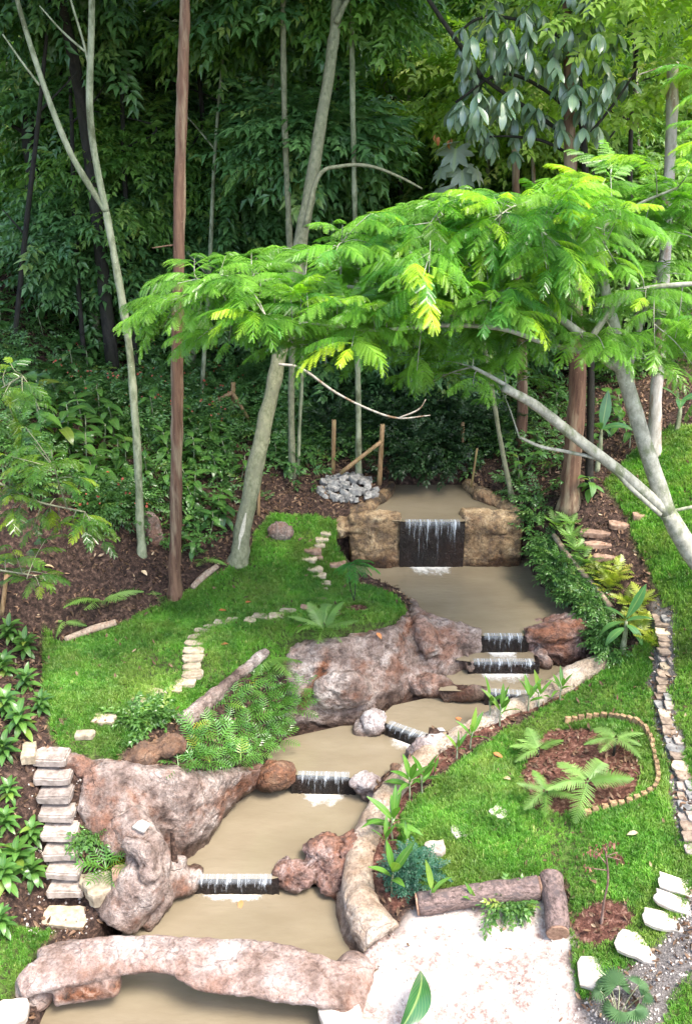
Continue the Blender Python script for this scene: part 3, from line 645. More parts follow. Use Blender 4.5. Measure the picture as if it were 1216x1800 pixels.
lawnstone(1193,1562,74,24,'topmost of the five white slabs at the lower right edge', rz=-.35, th=.07, seed=8, tilt=(.1, .1))
lawnstone(1190,1596,84,24,'second white slab from the top at the lower right edge', rz=-.4, th=.07, seed=9, tilt=(.1, .1))
lawnstone(1166,1624,76,28,'middle one of the five white slabs by the stony dirt path', rz=-.35, th=.07, seed=10)
lawnstone(1119,1670,74,42,'broad white slab just above the slab by the fan palm', rz=-.45, th=.08, seed=11, box=.8)
lawnstone(1052,1716,72,52,'pale angular slab touching the small fan palm', rz=-.2, th=.08, seed=12, box=.8)
lawnstone(115,1617,84,34,'flat cream slab at the foot of the concrete steps', S_path, -.1, .09, 13, .4)
lawnstone(180,1572,54,34,'rounded pale rock beside the lowest concrete step', S_path, .6, .17, 14, .2)
lawnstone(158,1556,30,22,'little buff stone tucked behind the pale rock by the steps', S_path, .2, .1, 15)
lawnstone(211,1545,26,22,'small brown stone against the buttress of the planter wall', S_rust, .2, .14, 16)
lawnstone(52,1330,24,26,'pale stone left of the topmost concrete step', S_path, .2, .12, 17)
lawnstone(252,1478,26,16,'white chip of stone on the buttress of the planter wall', S_pale, -.5, .05, 18).location.z += .18
lawnstone(20,1790,60,40,'white slab in the bottom left corner below the bridge end', S_pale, .2, .1, 19)
lawnstone(598,1795,70,40,'white slab at the near right end of the slab bridge', S_pale, .1, .12, 20)
boulder('tall rounded grey boulder between the forked trunk and brown pole', [ico(PY(268,925,13.2), (.13, .14, .26), (0, -.25, 0)), ico(PY(274,948,13.15), (.13, .12, .15))], R_grey, disp=.012, ridge=.004)
boulder('low grey rock on the left lawn right of the leaning trunk', [ico(PG(492,945)+np.array([0, 0, .08]), (.2, .16, .15))], R_grey, disp=.02)
boulder('grey end of mortar edging left of the wide pool', [ico(PZ(600,1010,1.4), (.07, .12, .2)), ico(PZ(596,1000,1.5), (.08, .1, .16))], R_grey, disp=.015)
# pile of grey rubble left of the pond
root = thing('rubble_pile', PG(612,862), 'pile of grey broken stones left of the top pond', 'rubble pile'); base = np.array(root.location)
sm = [mk_mesh('stone', *slab_mesh(.16, .11, .07, 300+k, .25, 8), S_grey, False) for k in range(6)]
for k in range(110):
    a = random.random()*6.28; r = random.random()**.5; x = 612+52*r*math.cos(a); y = 862+22*r*math.sin(a)-5*(1-r)
    q = PG(x, y) + np.array([0, 0, .02+.16*(1-r)]); inst('stone', sm[k % 6], root, q-base, (random.uniform(-.6, .6), random.uniform(-.6, .6), random.random()*6), random.uniform(.5, 1.25))
# logs
B_log = bark_mat('log_bark', (.05, .035, .03), (.24, .17, .15), (.11, .085, .08), 1.4, 2.5, 1.0)
B_cut = flat_mat('cut_wood', (.16, .09, .06), (.36, .23, .16), 25, .9)
def log(a, b, r, lb):
    A = PG(*a)+np.array([0, 0, r*.7]); B = PG(*b)+np.array([0, 0, r*.7]); root = thing('log', (A+B)/2-np.array([0, 0, r]), lb, 'log'); base = np.array(root.location)
    P = [A-base, (A+B)/2-base+np.array([.01, .01, .01]), B-base]; tube('bark', P, [r, r*.96, r*1.02], B_log, root, 20, .1, 16)
    for e, q, s in ((A, A-base, -1), (B, B-base, 1)):
        d = (B-A)/np.linalg.norm(B-A)*s; V, F_ = slab_mesh(r*1.86, r*1.86, .03, 3, .04, 20); o = link('cut_end', mk_mesh('cut_end', V, F_, B_cut), root)
        o.location = q+d*.012; o.rotation_euler = Vector(d).to_track_quat('Z', 'Y').to_euler()
log((735,1602), (945,1572), .125, 'dark fallen log lying across the top of the gravel')
log((978,1650), (965,1556), .125, 'pinkish brown log lying end on beside the gravel')
# kerb log and soil edging at left
B_twig = bark_mat('dry_twig', (.2, .14, .1), (.42, .33, .25), (.3, .2, .14), 2, .5)
tag(tube('edging_log', [PG(x, y)+np.array([0, 0, .03]) for x, y in [(116,1128),(160,1112),(205,1098)]], [.045,.055,.04], B_twig, seg=10, wob=.2, n=8), 'pale rotting log edging the left soil bank', 'log')
tag(tube('edging_log', [PG(x, y)+np.array([0, 0, .03]) for x, y in [(338,1038),(358,1018),(382,1000)]], [.04,.05,.04], B_twig, seg=10, wob=.2, n=8), 'short pale log right of the brown pole base', 'log')
tag(tube('edging_log', [PG(x, y)+np.array([0, 0, .05]) for x, y in [(972,948),(990,975),(1020,1010),(1045,1040),(1072,1075)]], [.04,.05,.045,.05,.04], B_twig, seg=10, wob=.25, n=8), 'long curved root edging the bank right of the wide pool', 'log')
# brick edging of the flower bed
S_brick = flat_mat('edging_brick', (.15, .09, .045), (.36, .25, .14), 25, .9)
root = thing('bed_edging', PG(1030,1350), 'curved edging of little upright bricks round the soil bed', 'edging'); base = np.array(root.location)
ring = catmull([np.append(PG(x, y)[:2], 0) for x, y in [(985,1274),(1020,1268),(1060,1264),(1100,1268),(1128,1282),(1142,1305),(1148,1335),(1154,1365),(1148,1390),(1125,1405),(1090,1418),(1030,1436)]], 12)
bmesh_ = mk_mesh('brick', *slab_mesh(.075, .05, .16, 5, .05, 8, 1.5), S_brick, False)
acc = 0; last = ring[0]; cnt = 0
for i in range(1, len(ring)):
    acc += np.linalg.norm(ring[i]-ring[i-1])
    if acc > .075:
        acc = 0; d = ring[i]-ring[i-1]; q = GP(ring[i][0], ring[i][1]); cnt += 1
        inst('brick', bmesh_, root, q-base+np.array([0, 0, .0 if cnt < 46 else -.045]), (random.uniform(-.12, .12), random.uniform(-.12, .12), math.atan2(d[1], d[0])+random.uniform(-.1, .1)), random.uniform(.9, 1.1))
# ================================================================ vegetation
# ---- labels: say where a plant stands by the nearest landmark, never twice the same
LM = [(250,600,'the forked pale trunk'),(312,560,'the brown eucalyptus pole'),(440,850,'the leaning trunk'),(308,1050,'the foot of the brown pole'),(95,480,'the upper wooden post'),
 (410,700,'the railed wooden post'),(268,925,'the grey boulder'),(90,1330,'the topmost concrete step'),(115,1570,'the lowest concrete step'),(250,1400,'the planter wall'),(612,862,'the rubble pile'),
 (670,790,'the post by the rubble pile'),(760,860,'the top pond'),(860,950,'the right dam wall'),(1000,800,'the thick eucalyptus trunk'),(1180,900,'the forked mimosa trunk'),(1000,1100,'the rock ledge'),
 (1020,1000,'the long root edging'),(1090,1040,'the banana plant'),(1160,1120,'the stone path'),(1035,1350,'the round soil bed'),(850,1590,'the fallen log'),(150,560,'the patch of brown litter'),
 (60,380,'the dark forked trunk'),(630,740,'the thin green trunk'),(1150,700,'the mottled trunk'),(520,760,'the slim background trunks'),(200,1080,'the left soil bank'),(915,620,'the reddish trunk'),
 (740,750,'the dark hollow'),(0,900,'the left picture edge'),(1216,780,'the right picture edge'),(570,1090,'the path end fern'),(1216,620,'the hillside lawn'),(700,300,'the lobed grey leaves'),(900,200,'the drooping big leaves')]
USED = set()
def where(desc, px, py, lead=''):
    c = []
    for (x, y, nm) in LM:
        dx, dy = px-x, py-y; r = math.hypot(dx, dy)
        if abs(dx) > abs(dy)*1.6: d = 'right of' if dx > 0 else 'left of'
        elif abs(dy) > abs(dx)*1.6: d = 'below' if dy > 0 else 'above'
        else: d = ('lower ' if dy > 0 else 'upper ')+('right of' if dx > 0 else 'left of')
        c.append((r, d, nm))
    c.sort()
    for far, r0 in (('just ', 0), ('', 0), ('well ', 0)):
        for (r, d, nm) in c[:6]:
            dd = {'lower right of': 'below and right of', 'lower left of': 'below and left of', 'upper right of': 'above and right of', 'upper left of': 'above and left of'}.get(d, d)
            if far == 'just ' and r > 90: continue
            if far == 'well ' and r < 90: continue
            s = f'{desc} {far}{dd} {nm}'
            if s not in USED and len(s.split()) <= 16: USED.add(s); return s
    for o_ in ('second', 'third', 'fourth', 'fifth', 'sixth'):
        r, d, nm = c[0]; s = f'{desc}, {o_} nearest to {nm}'
        if s not in USED: USED.add(s); return s
    for o_ in ('high', 'low', 'inner', 'outer', 'rear'):
        s = f'{o_} {desc}'
        if s not in USED: USED.add(s); return s
    return desc
# ---- geometry-node scatter
def proto(name, me):
    return bpy.data.objects.new(name, me)
def scatter(name, P, R, S, protos, parent=None, idx=None, kind='stuff', origin=None):
    P = np.asarray(P, float); n = len(P); o0 = np.zeros(3) if origin is None else np.asarray(origin)
    me = bpy.data.meshes.new(name); me.vertices.add(n); me.vertices.foreach_set('co', (P-o0).ravel().astype(np.float32))
    a = me.attributes.new('rot', 'FLOAT_VECTOR', 'POINT'); a.data.foreach_set('vector', np.asarray(R, np.float32).ravel())
    a = me.attributes.new('sc', 'FLOAT', 'POINT'); a.data.foreach_set('value', np.asarray(S, np.float32))
    ix = idx if idx is not None else RNG.integers(0, len(protos), n)
    a = me.attributes.new('idx', 'INT', 'POINT'); a.data.foreach_set('value', np.asarray(ix, np.int32))
    o = link(name, me, parent)
    g = bpy.data.node_groups.new(name, 'GeometryNodeTree')
    g.interface.new_socket('Geometry', in_out='INPUT', socket_type='NodeSocketGeometry'); g.interface.new_socket('Geometry', in_out='OUTPUT', socket_type='NodeSocketGeometry')
    gi = g.nodes.new('NodeGroupInput'); go = g.nodes.new('NodeGroupOutput'); ip = g.nodes.new('GeometryNodeInstanceOnPoints'); jn = g.nodes.new('GeometryNodeJoinGeometry')
    for p in protos:
        oi = g.nodes.new('GeometryNodeObjectInfo'); oi.inputs['Object'].default_value = p; oi.inputs['As Instance'].default_value = True
        g.links.new(oi.outputs['Geometry'], jn.inputs[0])
    def na(nm, typ):
        x = g.nodes.new('GeometryNodeInputNamedAttribute'); x.data_type = typ; x.inputs['Name'].default_value = nm; return x.outputs['Attribute']
    g.links.new(gi.outputs[0], ip.inputs['Points']); g.links.new(jn.outputs[0], ip.inputs['Instance']); ip.inputs['Pick Instance'].default_value = True
    g.links.new(na('idx', 'INT'), ip.inputs['Instance Index']); g.links.new(na('rot', 'FLOAT_VECTOR'), ip.inputs['Rotation']); g.links.new(na('sc', 'FLOAT'), ip.inputs['Scale'])
    g.links.new(ip.outputs[0], go.inputs[0]); m = o.modifiers.new('scatter', 'NODES'); m.node_group = g
    if kind: o['kind'] = kind
    return o
# ---- leaves
def leaf_vf(L, W, bend=.4, fold=.15, n=5, tip=1.0, base=0.35, wav=0.0, tw=0):
    """a leaf along +Y, blade up +Z, three verts across"""
    V = []; U = []
    ang = 0.0; y = z = 0.0
    for i in range(n+1):
        s = i/n; w = W/2*math.sin(math.pi*min(1, max(0, s**base_pow(base)*.98+.01)))**.8 if 0 < i < n else W*.03
        a = bend*s
        if i: y += L/n*math.cos(a*1.3-bend*.15); z -= L/n*math.sin(a*1.3-bend*.15)
        up = fold*w+wav*W*math.sin(s*9)
        V += [(-w, y, z+up), (0, y, z), (w, y, z+fold*w-wav*W*math.sin(s*9))]; U += [(0, s), (.5, s), (1, s)]
    F = []
    for i in range(n):
        a = i*3; F += [(a, a+1, a+4, a+3), (a+1, a+2, a+5, a+4)]
    return np.array(V), F, U
def base_pow(b): return 1.0 if b == .5 else math.log(.5)/math.log(b)
def xf(V, rot=(0, 0, 0), loc=(0, 0, 0), sc=1.0):
    R = np.array(Euler(rot).to_matrix()); return (np.asarray(V)*sc)@R.T+np.asarray(loc)
def simple_leaf(L, W, bend=.3):
    V = [(0, 0, 0), (-W/2, L*.4, .04*L), (0, L*.5, -.06*L*bend*3), (W/2, L*.4, .04*L), (0, L, -L*bend)]
    return np.array(V), [(0, 2, 1), (0, 3, 2), (1, 2, 4), (2, 3, 4)], [(0.5, 0), (0, .4), (.5, .5), (1, .4), (.5, 1)]
def sprig(n, L, W, tw, droop, mat, seed, name='sprig', wood=True, hang=.0, comp=1):
    """a twig along +Y set with leaves"""
    r = random.Random(seed); mb = MB()
    for k in range(n):
        s = (k+.7)/n; side = 1 if k % 2 else -1
        l = L*r.uniform(.75, 1.15); V, F, U = simple_leaf(l, W*r.uniform(.8, 1.2), r.uniform(.1, .4))
        V = xf(V, (-droop*r.uniform(.3, 1.3)-hang, r.uniform(-.5, .5), -side*r.uniform(.5, 1.25)), (0, s*tw, -.18*tw*s*s+r.uniform(-.02, .02)*tw)); mb.add(V, F, U)
    V, F, U = simple_leaf(L, W, .3); mb.add(xf(V, (-droop, 0, 0), (0, tw, -.18*tw)), F, U)
    return proto(name, mb.mesh(name, mat, False))
def cloud(c, r, n_clump, per, rc, flat=.5, up=.25, shell=.55):
    """points clustered in clumps through an ellipsoid; returns positions and outward rotations"""
    c = np.array(c); r = np.array(r) if np.ndim(r) else np.array([r]*3)
    u = RNG.normal(size=(n_clump, 3)); u /= np.linalg.norm(u, axis=1)[:, None]; rad = (shell+(1-shell)*RNG.random(n_clump))
    cc = u*rad[:, None]; C = np.repeat(cc, per, axis=0)*r + c
    d = RNG.normal(size=(len(C), 3)); d /= np.linalg.norm(d, axis=1)[:, None]; q = d*(RNG.random((len(C), 1))**.45)*rc*RNG.uniform(.6, 1.3, (n_clump, 1)).repeat(per, 0); q[:, 2] *= flat
    P = C + q
    o = q + .35*rc*np.repeat(u, per, axis=0); yaw = np.arctan2(-o[:, 0], o[:, 1])+RNG.normal(0, .5, len(P)); el_ = np.clip(np.arctan2(o[:, 2], np.hypot(o[:, 0], o[:, 1]))*.5+up-.3, -1, 1)+RNG.normal(0, .25, len(P))
    R = np.stack([el_, RNG.normal(0, .35, len(P)), yaw], 1); return P, R
# leaf materials
M_dark = leaf_mat('dark_forest_leaf', (.065, .16, .06), (.13, .26, .085), (.28, .38, .11), .34, .22, .5)
M_mid = leaf_mat('green_forest_leaf', (.09, .2, .045), (.17, .3, .065), (.28, .37, .1), .4, .35, .4)
M_bright = leaf_mat('light_forest_leaf', (.2, .33, .06), (.3, .43, .09), (.45, .48, .16), .45, .4, .35)
M_blue = leaf_mat('glossy_blue_leaf', (.12, .2, .14), (.2, .28, .21), (.3, .36, .2), .26, .15, 1.0, .4)
M_pale = leaf_mat('pale_lobed_leaf', (.18, .22, .18), (.25, .29, .25), None, .4, .2, .6, .5)
M_under = leaf_mat('understory_leaf', (.04, .12, .035), (.09, .21, .055), (.14, .2, .03), .3, .28, .6, .35)
M_lit = leaf_mat('shrub_leaf', (.045, .13, .03), (.1, .23, .045), (.2, .26, .04), .32, .3, .6, .35)
M_fern = leaf_mat('fern_leaf', (.14, .27, .06), (.22, .36, .11), None, .4, .35, .4)
M_mim = leaf_mat('mimosa_leaf', (.1, .25, .035), (.2, .4, .06), None, .27, .4, .9, 0, None, True)
M_phil = leaf_mat('planter_leaf', (.07, .2, .04), (.12, .27, .05), (.3, .28, .03), .26, .25, .7)
M_cane = leaf_mat('sprout_leaf', (.07, .2, .03), (.13, .28, .05), (.2, .3, .05), .26, .3, .6, .5)
M_ban = leaf_mat('banana_leaf', (.05, .16, .06), (.08, .2, .07), None, .28, .35, .6, .6)
M_gold = leaf_mat('yellow_green_leaf', (.16, .24, .03), (.32, .36, .05), (.45, .4, .1), .35, .3, .5, .3)
M_litt = leaf_mat('dead_leaf', (.07, .035, .022), (.2, .12, .08), (.48, .36, .26), .6, .1, .3)
M_red = leaf_mat('red_flower', (.5, .06, .05), (.6, .16, .12), None, .5, .3, .3)
M_grass = leaf_mat('grass_blade', (.08, .24, .03), (.17, .36, .06), (.42, .46, .18), .42, .38, .4, patch=(.26, .35, .08))
B_pale = bark_mat('pale_green_bark', (.17, .2, .11), (.36, .38, .25), (.12, .13, .07), 1, .5, .4)
B_lean = bark_mat('mossy_grey_bark', (.12, .13, .07), (.27, .27, .17), (.2, .2, .13), 1.5, .6, .6)
B_euc = bark_mat('brown_eucalyptus_bark', (.07, .035, .025), (.19, .11, .07), (.3, .23, .15), 1, .12, .7)
B_dark = bark_mat('dark_bark', (.012, .012, .01), (.04, .036, .03), (.03, .03, .02), 1, .4, .6)
B_mim = bark_mat('mimosa_bark', (.2, .2, .15), (.42, .41, .33), (.16, .18, .1), 1, .6, .35)
B_white = bark_mat('whitish_bark', (.3, .27, .22), (.55, .5, .44), (.25, .16, .1), 1, .3, .4)
B_post = bark_mat('post_wood', (.16, .09, .04), (.36, .24, .13), (.25, .2, .08), 2, .2, .4)
# prototypes
PR_dark = [sprig(14, .11, .046, .45, .2, M_dark, s, 'dark_sprig', hang=.0) for s in range(5)]
PR_mid = [sprig(14, .1, .038, .45, .3, M_mid, s+10, 'mid_sprig') for s in range(4)]
PR_bright = [sprig(15, .085, .04, .42, .25, M_bright, s+20, 'bright_sprig') for s in range(4)]
PR_bush = [sprig(10, .06, .03, .2, .2, M_under, s+30, 'bush_sprig') for s in range(4)]
PR_bushl = [sprig(10, .055, .028, .18, .2, M_lit, s+40, 'light_bush_sprig') for s in range(4)]
# ---- lawn
def tuft(seed, n=11, h=.045, sp=.034):
    r = random.Random(seed); mb = MB()
    for k in range(n):
        a = r.random()*6.28; d = r.random()**.5*sp; hh = h*r.uniform(.5, 1.3); w = .0032*r.uniform(.8, 1.4); b = r.random()*6.28; le = hh*r.uniform(.2, .9)
        x, y = d*math.cos(a), d*math.sin(a); cx, cy = math.cos(b), math.sin(b)
        V = [(x-cy*w, y+cx*w, -.01), (x+cy*w, y-cx*w, -.01), (x+cx*le*.35+cy*w*.8, y+cy*le*.35-cx*w*.8, hh*.6), (x+cx*le*.35-cy*w*.8, y+cy*le*.35+cx*w*.8, hh*.6), (x+cx*le, y+cy*le, hh*.95)]
        mb.add(V, [(0, 1, 2, 3), (3, 2, 4)])
    return proto('grass_tuft', mb.mesh('grass_tuft', M_grass, False))
PR_g = [tuft(s) for s in range(6)]
def fld(A, x, y):
    i = np.clip(np.searchsorted(GX, x)-1, 0, len(GX)-2); j = np.clip(np.searchsorted(GY, y)-1, 0, len(GY)-2)
    u = (x-GX[i])/(GX[i+1]-GX[i]); v = (y-GY[j])/(GY[j+1]-GY[j])
    return A[j, i]*(1-u)*(1-v)+A[j, i+1]*u*(1-v)+A[j+1, i]*(1-u)*v+A[j+1, i+1]*u*v
def sample(poly, dens):
    P = np.array([p[:2] for p in poly]); lo, hi = P.min(0), P.max(0); n = int(dens*np.prod(hi-lo)); q = RNG.random((n, 2))*(hi-lo)+lo
    return q[inpoly(q[:, 0], q[:, 1], poly)]
def lawn(poly, dens, lb):
    q = sample(poly, dens); m = fld(m_lawn, q[:, 0], q[:, 1]); z = fld(ZZ, q[:, 0], q[:, 1]); z0 = ground(q[:, 0], q[:, 1])
    patch = fbm(np.stack([q[:, 0], q[:, 1], 0*q[:, 0]], 1), 1.3, 3)
    far = np.clip(1.15-(q[:, 1]-10)*.06, .35, 1); k = (RNG.random(len(q)) < m*far*np.clip(.85+.5*patch, .4, 1)) & (z > z0-.08) & (m > .3)
    q = q[k]; z = z[k]; p3 = np.stack([q[:, 0], q[:, 1], z], 1); s = RNG.uniform(.65, 1.15, len(q))*(1+.35*patch[k])/np.clip(1.1-(q[:, 1]-10)*.04, .6, 1)
    o = scatter('lawn_grass', p3, np.stack([RNG.normal(0, .15, len(q)), RNG.normal(0, .15, len(q)), RNG.random(len(q))*6.28], 1), s, PR_g)
    return tag(o, lb, 'grass')
lawn(LAWN_L, 2600, 'green grass of the left lawn around the stepping stones')
lawn(LAWN_R, 2600, 'green grass of the right lawn around the soil bed')
lawn(LAWN_LL, 2600, 'small patch of grass at the lower left by the bridge end')
# ---- leaf litter on soil
def litter_leaf(seed):
    V, F, U = leaf_vf(.07, .028, 1.2*random.Random(seed).uniform(-1, 1), .5, 3); return proto('litter', mk_mesh('litter', V, F, M_litt, False))
PR_lit = [litter_leaf(s) for s in range(5)]
allr = [(-9, 6.5), (9, 6.5), (12, 26), (-12, 26)]
q = sample(allr, 300); m = fld(m_lawn, q[:, 0], q[:, 1]); z = fld(ZZ, q[:, 0], q[:, 1]); z0 = ground(q[:, 0], q[:, 1]); gr = fld(m_grav, q[:, 0], q[:, 1]); bd = fld(m_bed, q[:, 0], q[:, 1])
k = (z > z0-.08) & (RNG.random(len(q)) < np.where(m > .5, .1, np.where(gr > .3, .015, np.where(bd > .5, .8, 1)))) ; q = q[k]; z = z[k]
o = scatter('fallen_leaves', np.stack([q[:, 0], q[:, 1], z+.012], 1), np.stack([RNG.normal(0, .5, len(q)), RNG.normal(0, .5, len(q)), RNG.random(len(q))*6.28], 1), RNG.uniform(.4, 1.5, len(q)), PR_lit)
tag(o, 'brown and buff dead leaves strewn over soil and grass', 'leaves')
# gravel bits on bare areas
S_grit = flat_mat('grit', (.3, .26, .24), (.62, .56, .5), 30)
PR_grit = [proto('grit', mk_mesh('grit', *slab_mesh(.022, .018, .012, s, .2, 6), S_grit, False)) for s in range(4)]
q = np.vstack([sample(DIRT_R, 500), sample(PATH_R, 150), sample(GRAVEL, 120), sample(wp([(50,1350),(150,1350),(200,1480),(160,1640),(40,1640)]), 250)])
o = scatter('grit', np.stack([q[:, 0], q[:, 1], fld(ZZ, q[:, 0], q[:, 1])+.004], 1), RNG.random((len(q), 3))*6, RNG.uniform(.4, 1.5, len(q)), PR_grit)
tag(o, 'small grey and white grit scattered on the paths', 'grit')
# ---- understory carpet on the shaded slopes
SHADE = [(-7, 12.6), (-2.2, 14.6), (-.9, 16.0), (1.9, 16.0), (2.9, 15.8), (4.2, 17.5), (11, 19), (14, 33), (-14, 33), (-11, 16)]
q = np.vstack([sample(SHADE, 75), sample(wp([(0,560),(480,600),(580,760),(545,870),(450,900),(400,960),(300,990),(240,920),(120,890),(0,850)]), 130), sample(wp([(460,640),(880,640),(900,800),(810,838),(680,838),(660,800),(560,830),(470,830)]), 110), sample(wp([(840,700),(1050,700),(1080,850),(1000,870),(900,830)]), 70)]); nz = fbm(np.stack([q[:, 0], q[:, 1], 0*q[:, 0]], 1), .7, 3); far = q[:, 1] > 17
nb_ = inpoly(q[:, 0], q[:, 1], wp([(150,640),(480,640),(560,760),(560,830),(470,880),(440,930),(400,970),(330,985),(270,930),(200,900),(60,850)]))
k = (nz > np.where(far, -.5, np.where(nb_, -.55, -.05))) & (ground(q[:, 0], q[:, 1]) < 7.2) & (RNG.random(len(q)) < np.where(far, .7, .85)); q = q[k]; nn = len(q)
hh = RNG.random(nn)**1.6*np.where(q[:, 1] > 18, .9, .35)
o = scatter('undergrowth', np.stack([q[:, 0], q[:, 1], ground(q[:, 0], q[:, 1])+hh], 1), np.stack([RNG.uniform(-.2, .9, nn), RNG.normal(0, .4, nn), RNG.random(nn)*6.28], 1), RNG.uniform(.8, 1.9, nn), PR_bush)
tag(o, 'dark small leaved undergrowth carpeting the shaded slopes', 'undergrowth')
# ================================================================ trees
def pxr(w, p): return w/2/FPX*proj(p)[2]
def limb(name, pts, widths, Y, mat, root, base, seg=10, wob=.06, n=6, Ys=None):
    P = [PY(x, y, (Ys[i] if Ys is not None else Y)) for i, (x, y) in enumerate(pts)] if not isinstance(pts[0], np.ndarray) else pts
    R = [pxr(w, P[0]) for w in widths]
    if name == 'trunk': R = list(np.interp(np.linspace(0, 1, 24), np.linspace(0, 1, len(R)), R)); R[0] *= 1.45; R[1] *= 1.1; wob = .15
    return tube(name, [q-base for q in P], R, mat, root, seg, wob, n)
def tree_root(px, py, label, cat='tree', Y=None, group=None, name='tree'):
    b = PG(px, py) if Y is None else None
    if Y is not None:
        q = PY(px, py, Y); b = GP(q[0], q[1])
    r = thing(name, b-np.array([0, 0, .05]), label, cat, group); return r, np.array(r.location)
def crown(root, base, specs, protos, sc=(1.2, 2.0), name='foliage', flat=.5, up=.25):
    Ps, Rs = [], []
    for (c, r, nc, per, rc) in specs:
        P, R = cloud(c, r, nc, per, rc, flat, up); Ps.append(P); Rs.append(R)
    P = np.vstack(Ps); R = np.vstack(Rs); g_ = ground(P[:, 0], P[:, 1]); k = P[:, 2] > g_+.1; P = P[k]; R = R[k]
    return scatter(name, P, R, RNG.uniform(*sc, len(P)), protos, root, origin=base)
# --- pale forked tree
r_, b_ = tree_root(250, 975, 'slender pale forked tree rising from the left slope', name='forked_tree'); Y = b_[1]
limb('trunk', [(250,985),(246,900),(240,760),(226,600),(205,470),(187,372)], [16,14,13,12,11], Y, B_pale, r_, b_, 12, .08)
limb('branch', [(187,372),(160,330),(125,270),(88,180),(48,60),(20,-40),(-10,-140)], [12,11,10,8,6], Y, B_pale, r_, b_)
limb('branch', [(187,372),(178,330),(165,260),(158,180),(161,60),(163,-40),(170,-150)], [13,12,12,11,9], Y, B_pale, r_, b_)
limb('branch', [(158,120),(146,70),(125,0),(110,-60)], [5,4,3], Y, B_pale, r_, b_, 6)
limb('branch', [(70,150),(40,110),(5,60)], [5,4,3], Y, B_pale, r_, b_, 6)
limb('branch', [(155,95),(110,55),(70,10)], [5,4,2], Y, B_pale, r_, b_, 6)
crown(r_, b_, [((PY(60,-420,Y+.5)), (2.6,2.2,1.5), 55, 14, .5), ((PY(250,-480,Y+1)), (2.2,2,1.4), 40, 14, .5)], PR_mid)
# --- brown pole eucalyptus
r_, b_ = tree_root(307, 1050, 'straight brown peeling eucalyptus pole beside the left lawn', name='eucalyptus_tree'); Y = b_[1]
limb('trunk', [(307,1060),(309,950),(311,760),(313,560),(316,350),(321,150),(326,-20),(330,-250)], [22,21,20,19,17,16,14,12], Y, B_euc, r_, b_, 14, .06, 8)
limb('branch', [(312,430),(295,432),(268,436)], [4,3,2], Y, B_euc, r_, b_, 6)
crown(r_, b_, [((PY(330,-620,Y)), (1.9,1.9,1.8), 55, 12, .5)], PR_mid)
# --- leaning tree
r_, b_ = tree_root(420, 985, 'thick mossy trunk leaning right with a white scar at its foot', name='leaning_tree'); Y = b_[1]
YL = [Y, Y, Y+.2, Y+.5, Y+.9, Y+1.2, Y+1.5, Y+1.7, Y+2]
limb('trunk', [(418,995),(428,930),(452,810),(488,640),(528,430),(556,270),(584,90),(596,-20),(620,-200)], [32,29,27,25,22,20,18,17,14], Y, B_lean, r_, b_, 16, .07, 8, YL)
limb('branch', [(536,400),(560,310),(600,292),(650,292),(700,310),(742,332)], [10,7,6,5,3], Y+.6, B_lean, r_, b_, 8)
limb('branch', [(590,40),(605,10),(640,-60)], [12,9,7], Y+1.5, B_lean, r_, b_, 8)
limb('branch', [(490,640),(530,648),(590,690),(650,720),(700,735),(756,730)], [5,5,4,4,2], Y+.1, B_white, r_, b_, 6)
limb('branch', [(700,735),(735,720),(748,702)], [3,3,2], Y+.1, B_white, r_, b_, 6)
S_scar = flat_mat('bare_wood', (.5, .45, .33), (.75, .7, .58), 20)
V = []; Fq = []
for k, (x, y, w) in enumerate([(418,985,3),(420,965,7),(425,940,9),(430,915,7),(434,895,2)]):
    q = PY(x, y, Y+.0)-b_; rr = pxr(w, q+b_); V += [q+np.array([-rr, -.125, 0]), q+np.array([0, -.14, 0]), q+np.array([rr, -.125, 0])]
    if k: a = (k-1)*3; Fq += [(a, a+1, a+4, a+3), (a+1, a+2, a+5, a+4)]
link('bark_scar', mk_mesh('bark_scar', V, Fq, S_scar), r_)
crown(r_, b_, [((PY(640,-420,Y+2.2)), (2.5,2.3,1.5), 60, 14, .5)], PR_mid)
# --- other trunks: (base px,py), path, widths, bark, label, crown protos, crown centre px,py, radius
def simple_tree(base, path, widths, mat, label, protos, cr, Y=None, nc=40, per=14, rc=.5, name='tree', group=None, sc=(1.3, 2.2), branches=()):
    r, b = tree_root(base[0], base[1], label, name=name, Y=Y, group=group); Yb = b[1]
    P = [b-np.array([0, 0, .1])] + [PY(x, y, Yb) for x, y in path]
    limb('trunk', [np.array(p) for p in P], widths, Yb, mat, r, b, 12, .08)
    for (pts, w) in branches: limb('branch', pts, w, Yb, mat, r, b, 8)
    sp = []
    for (x, y, dY, rad) in cr: sp.append((PY(x, y, Yb+dY), rad, nc, per, rc))
    if sp: crown(r, b, sp, protos, sc)
    return r, b
simple_tree((630,838), [(630,760),(629,660),(626,480),(622,300),(616,-60)], [11,10,9,8,8], B_pale, 'thin straight green trunk standing left of the top pond', PR_mid, [(612,-60,.8,(1.0,.9,.7))], name='slim_tree')
simple_tree((514,838), [(512,700),(515,560),(508,400),(500,200),(497,-50)], [12,11,10,9,8], B_lean, 'slim mossy trunk in the shade right of the leaning trunk', PR_dark, [(495,-40,1.2,(1.2,1,.7))], name='slim_tree')
simple_tree((523,832), [(527,740),(531,660),(533,500),(540,300)], [6,6,5,4], B_pale, 'very thin pale sapling close beside the slim mossy trunk', PR_dark, [(548,240,1.2,(.6,.6,.4))], name='slim_tree')
simple_tree((1000,888), [(1006,800),(1014,680),(1010,560),(1004,400),(1000,200),(995,0)], [34,31,28,24,18,12], B_euc, 'thick reddish eucalyptus trunk on the right bank', PR_mid, [(990,-420,0,(2.2,2.0,1.4))], nc=50, name='eucalyptus_tree')
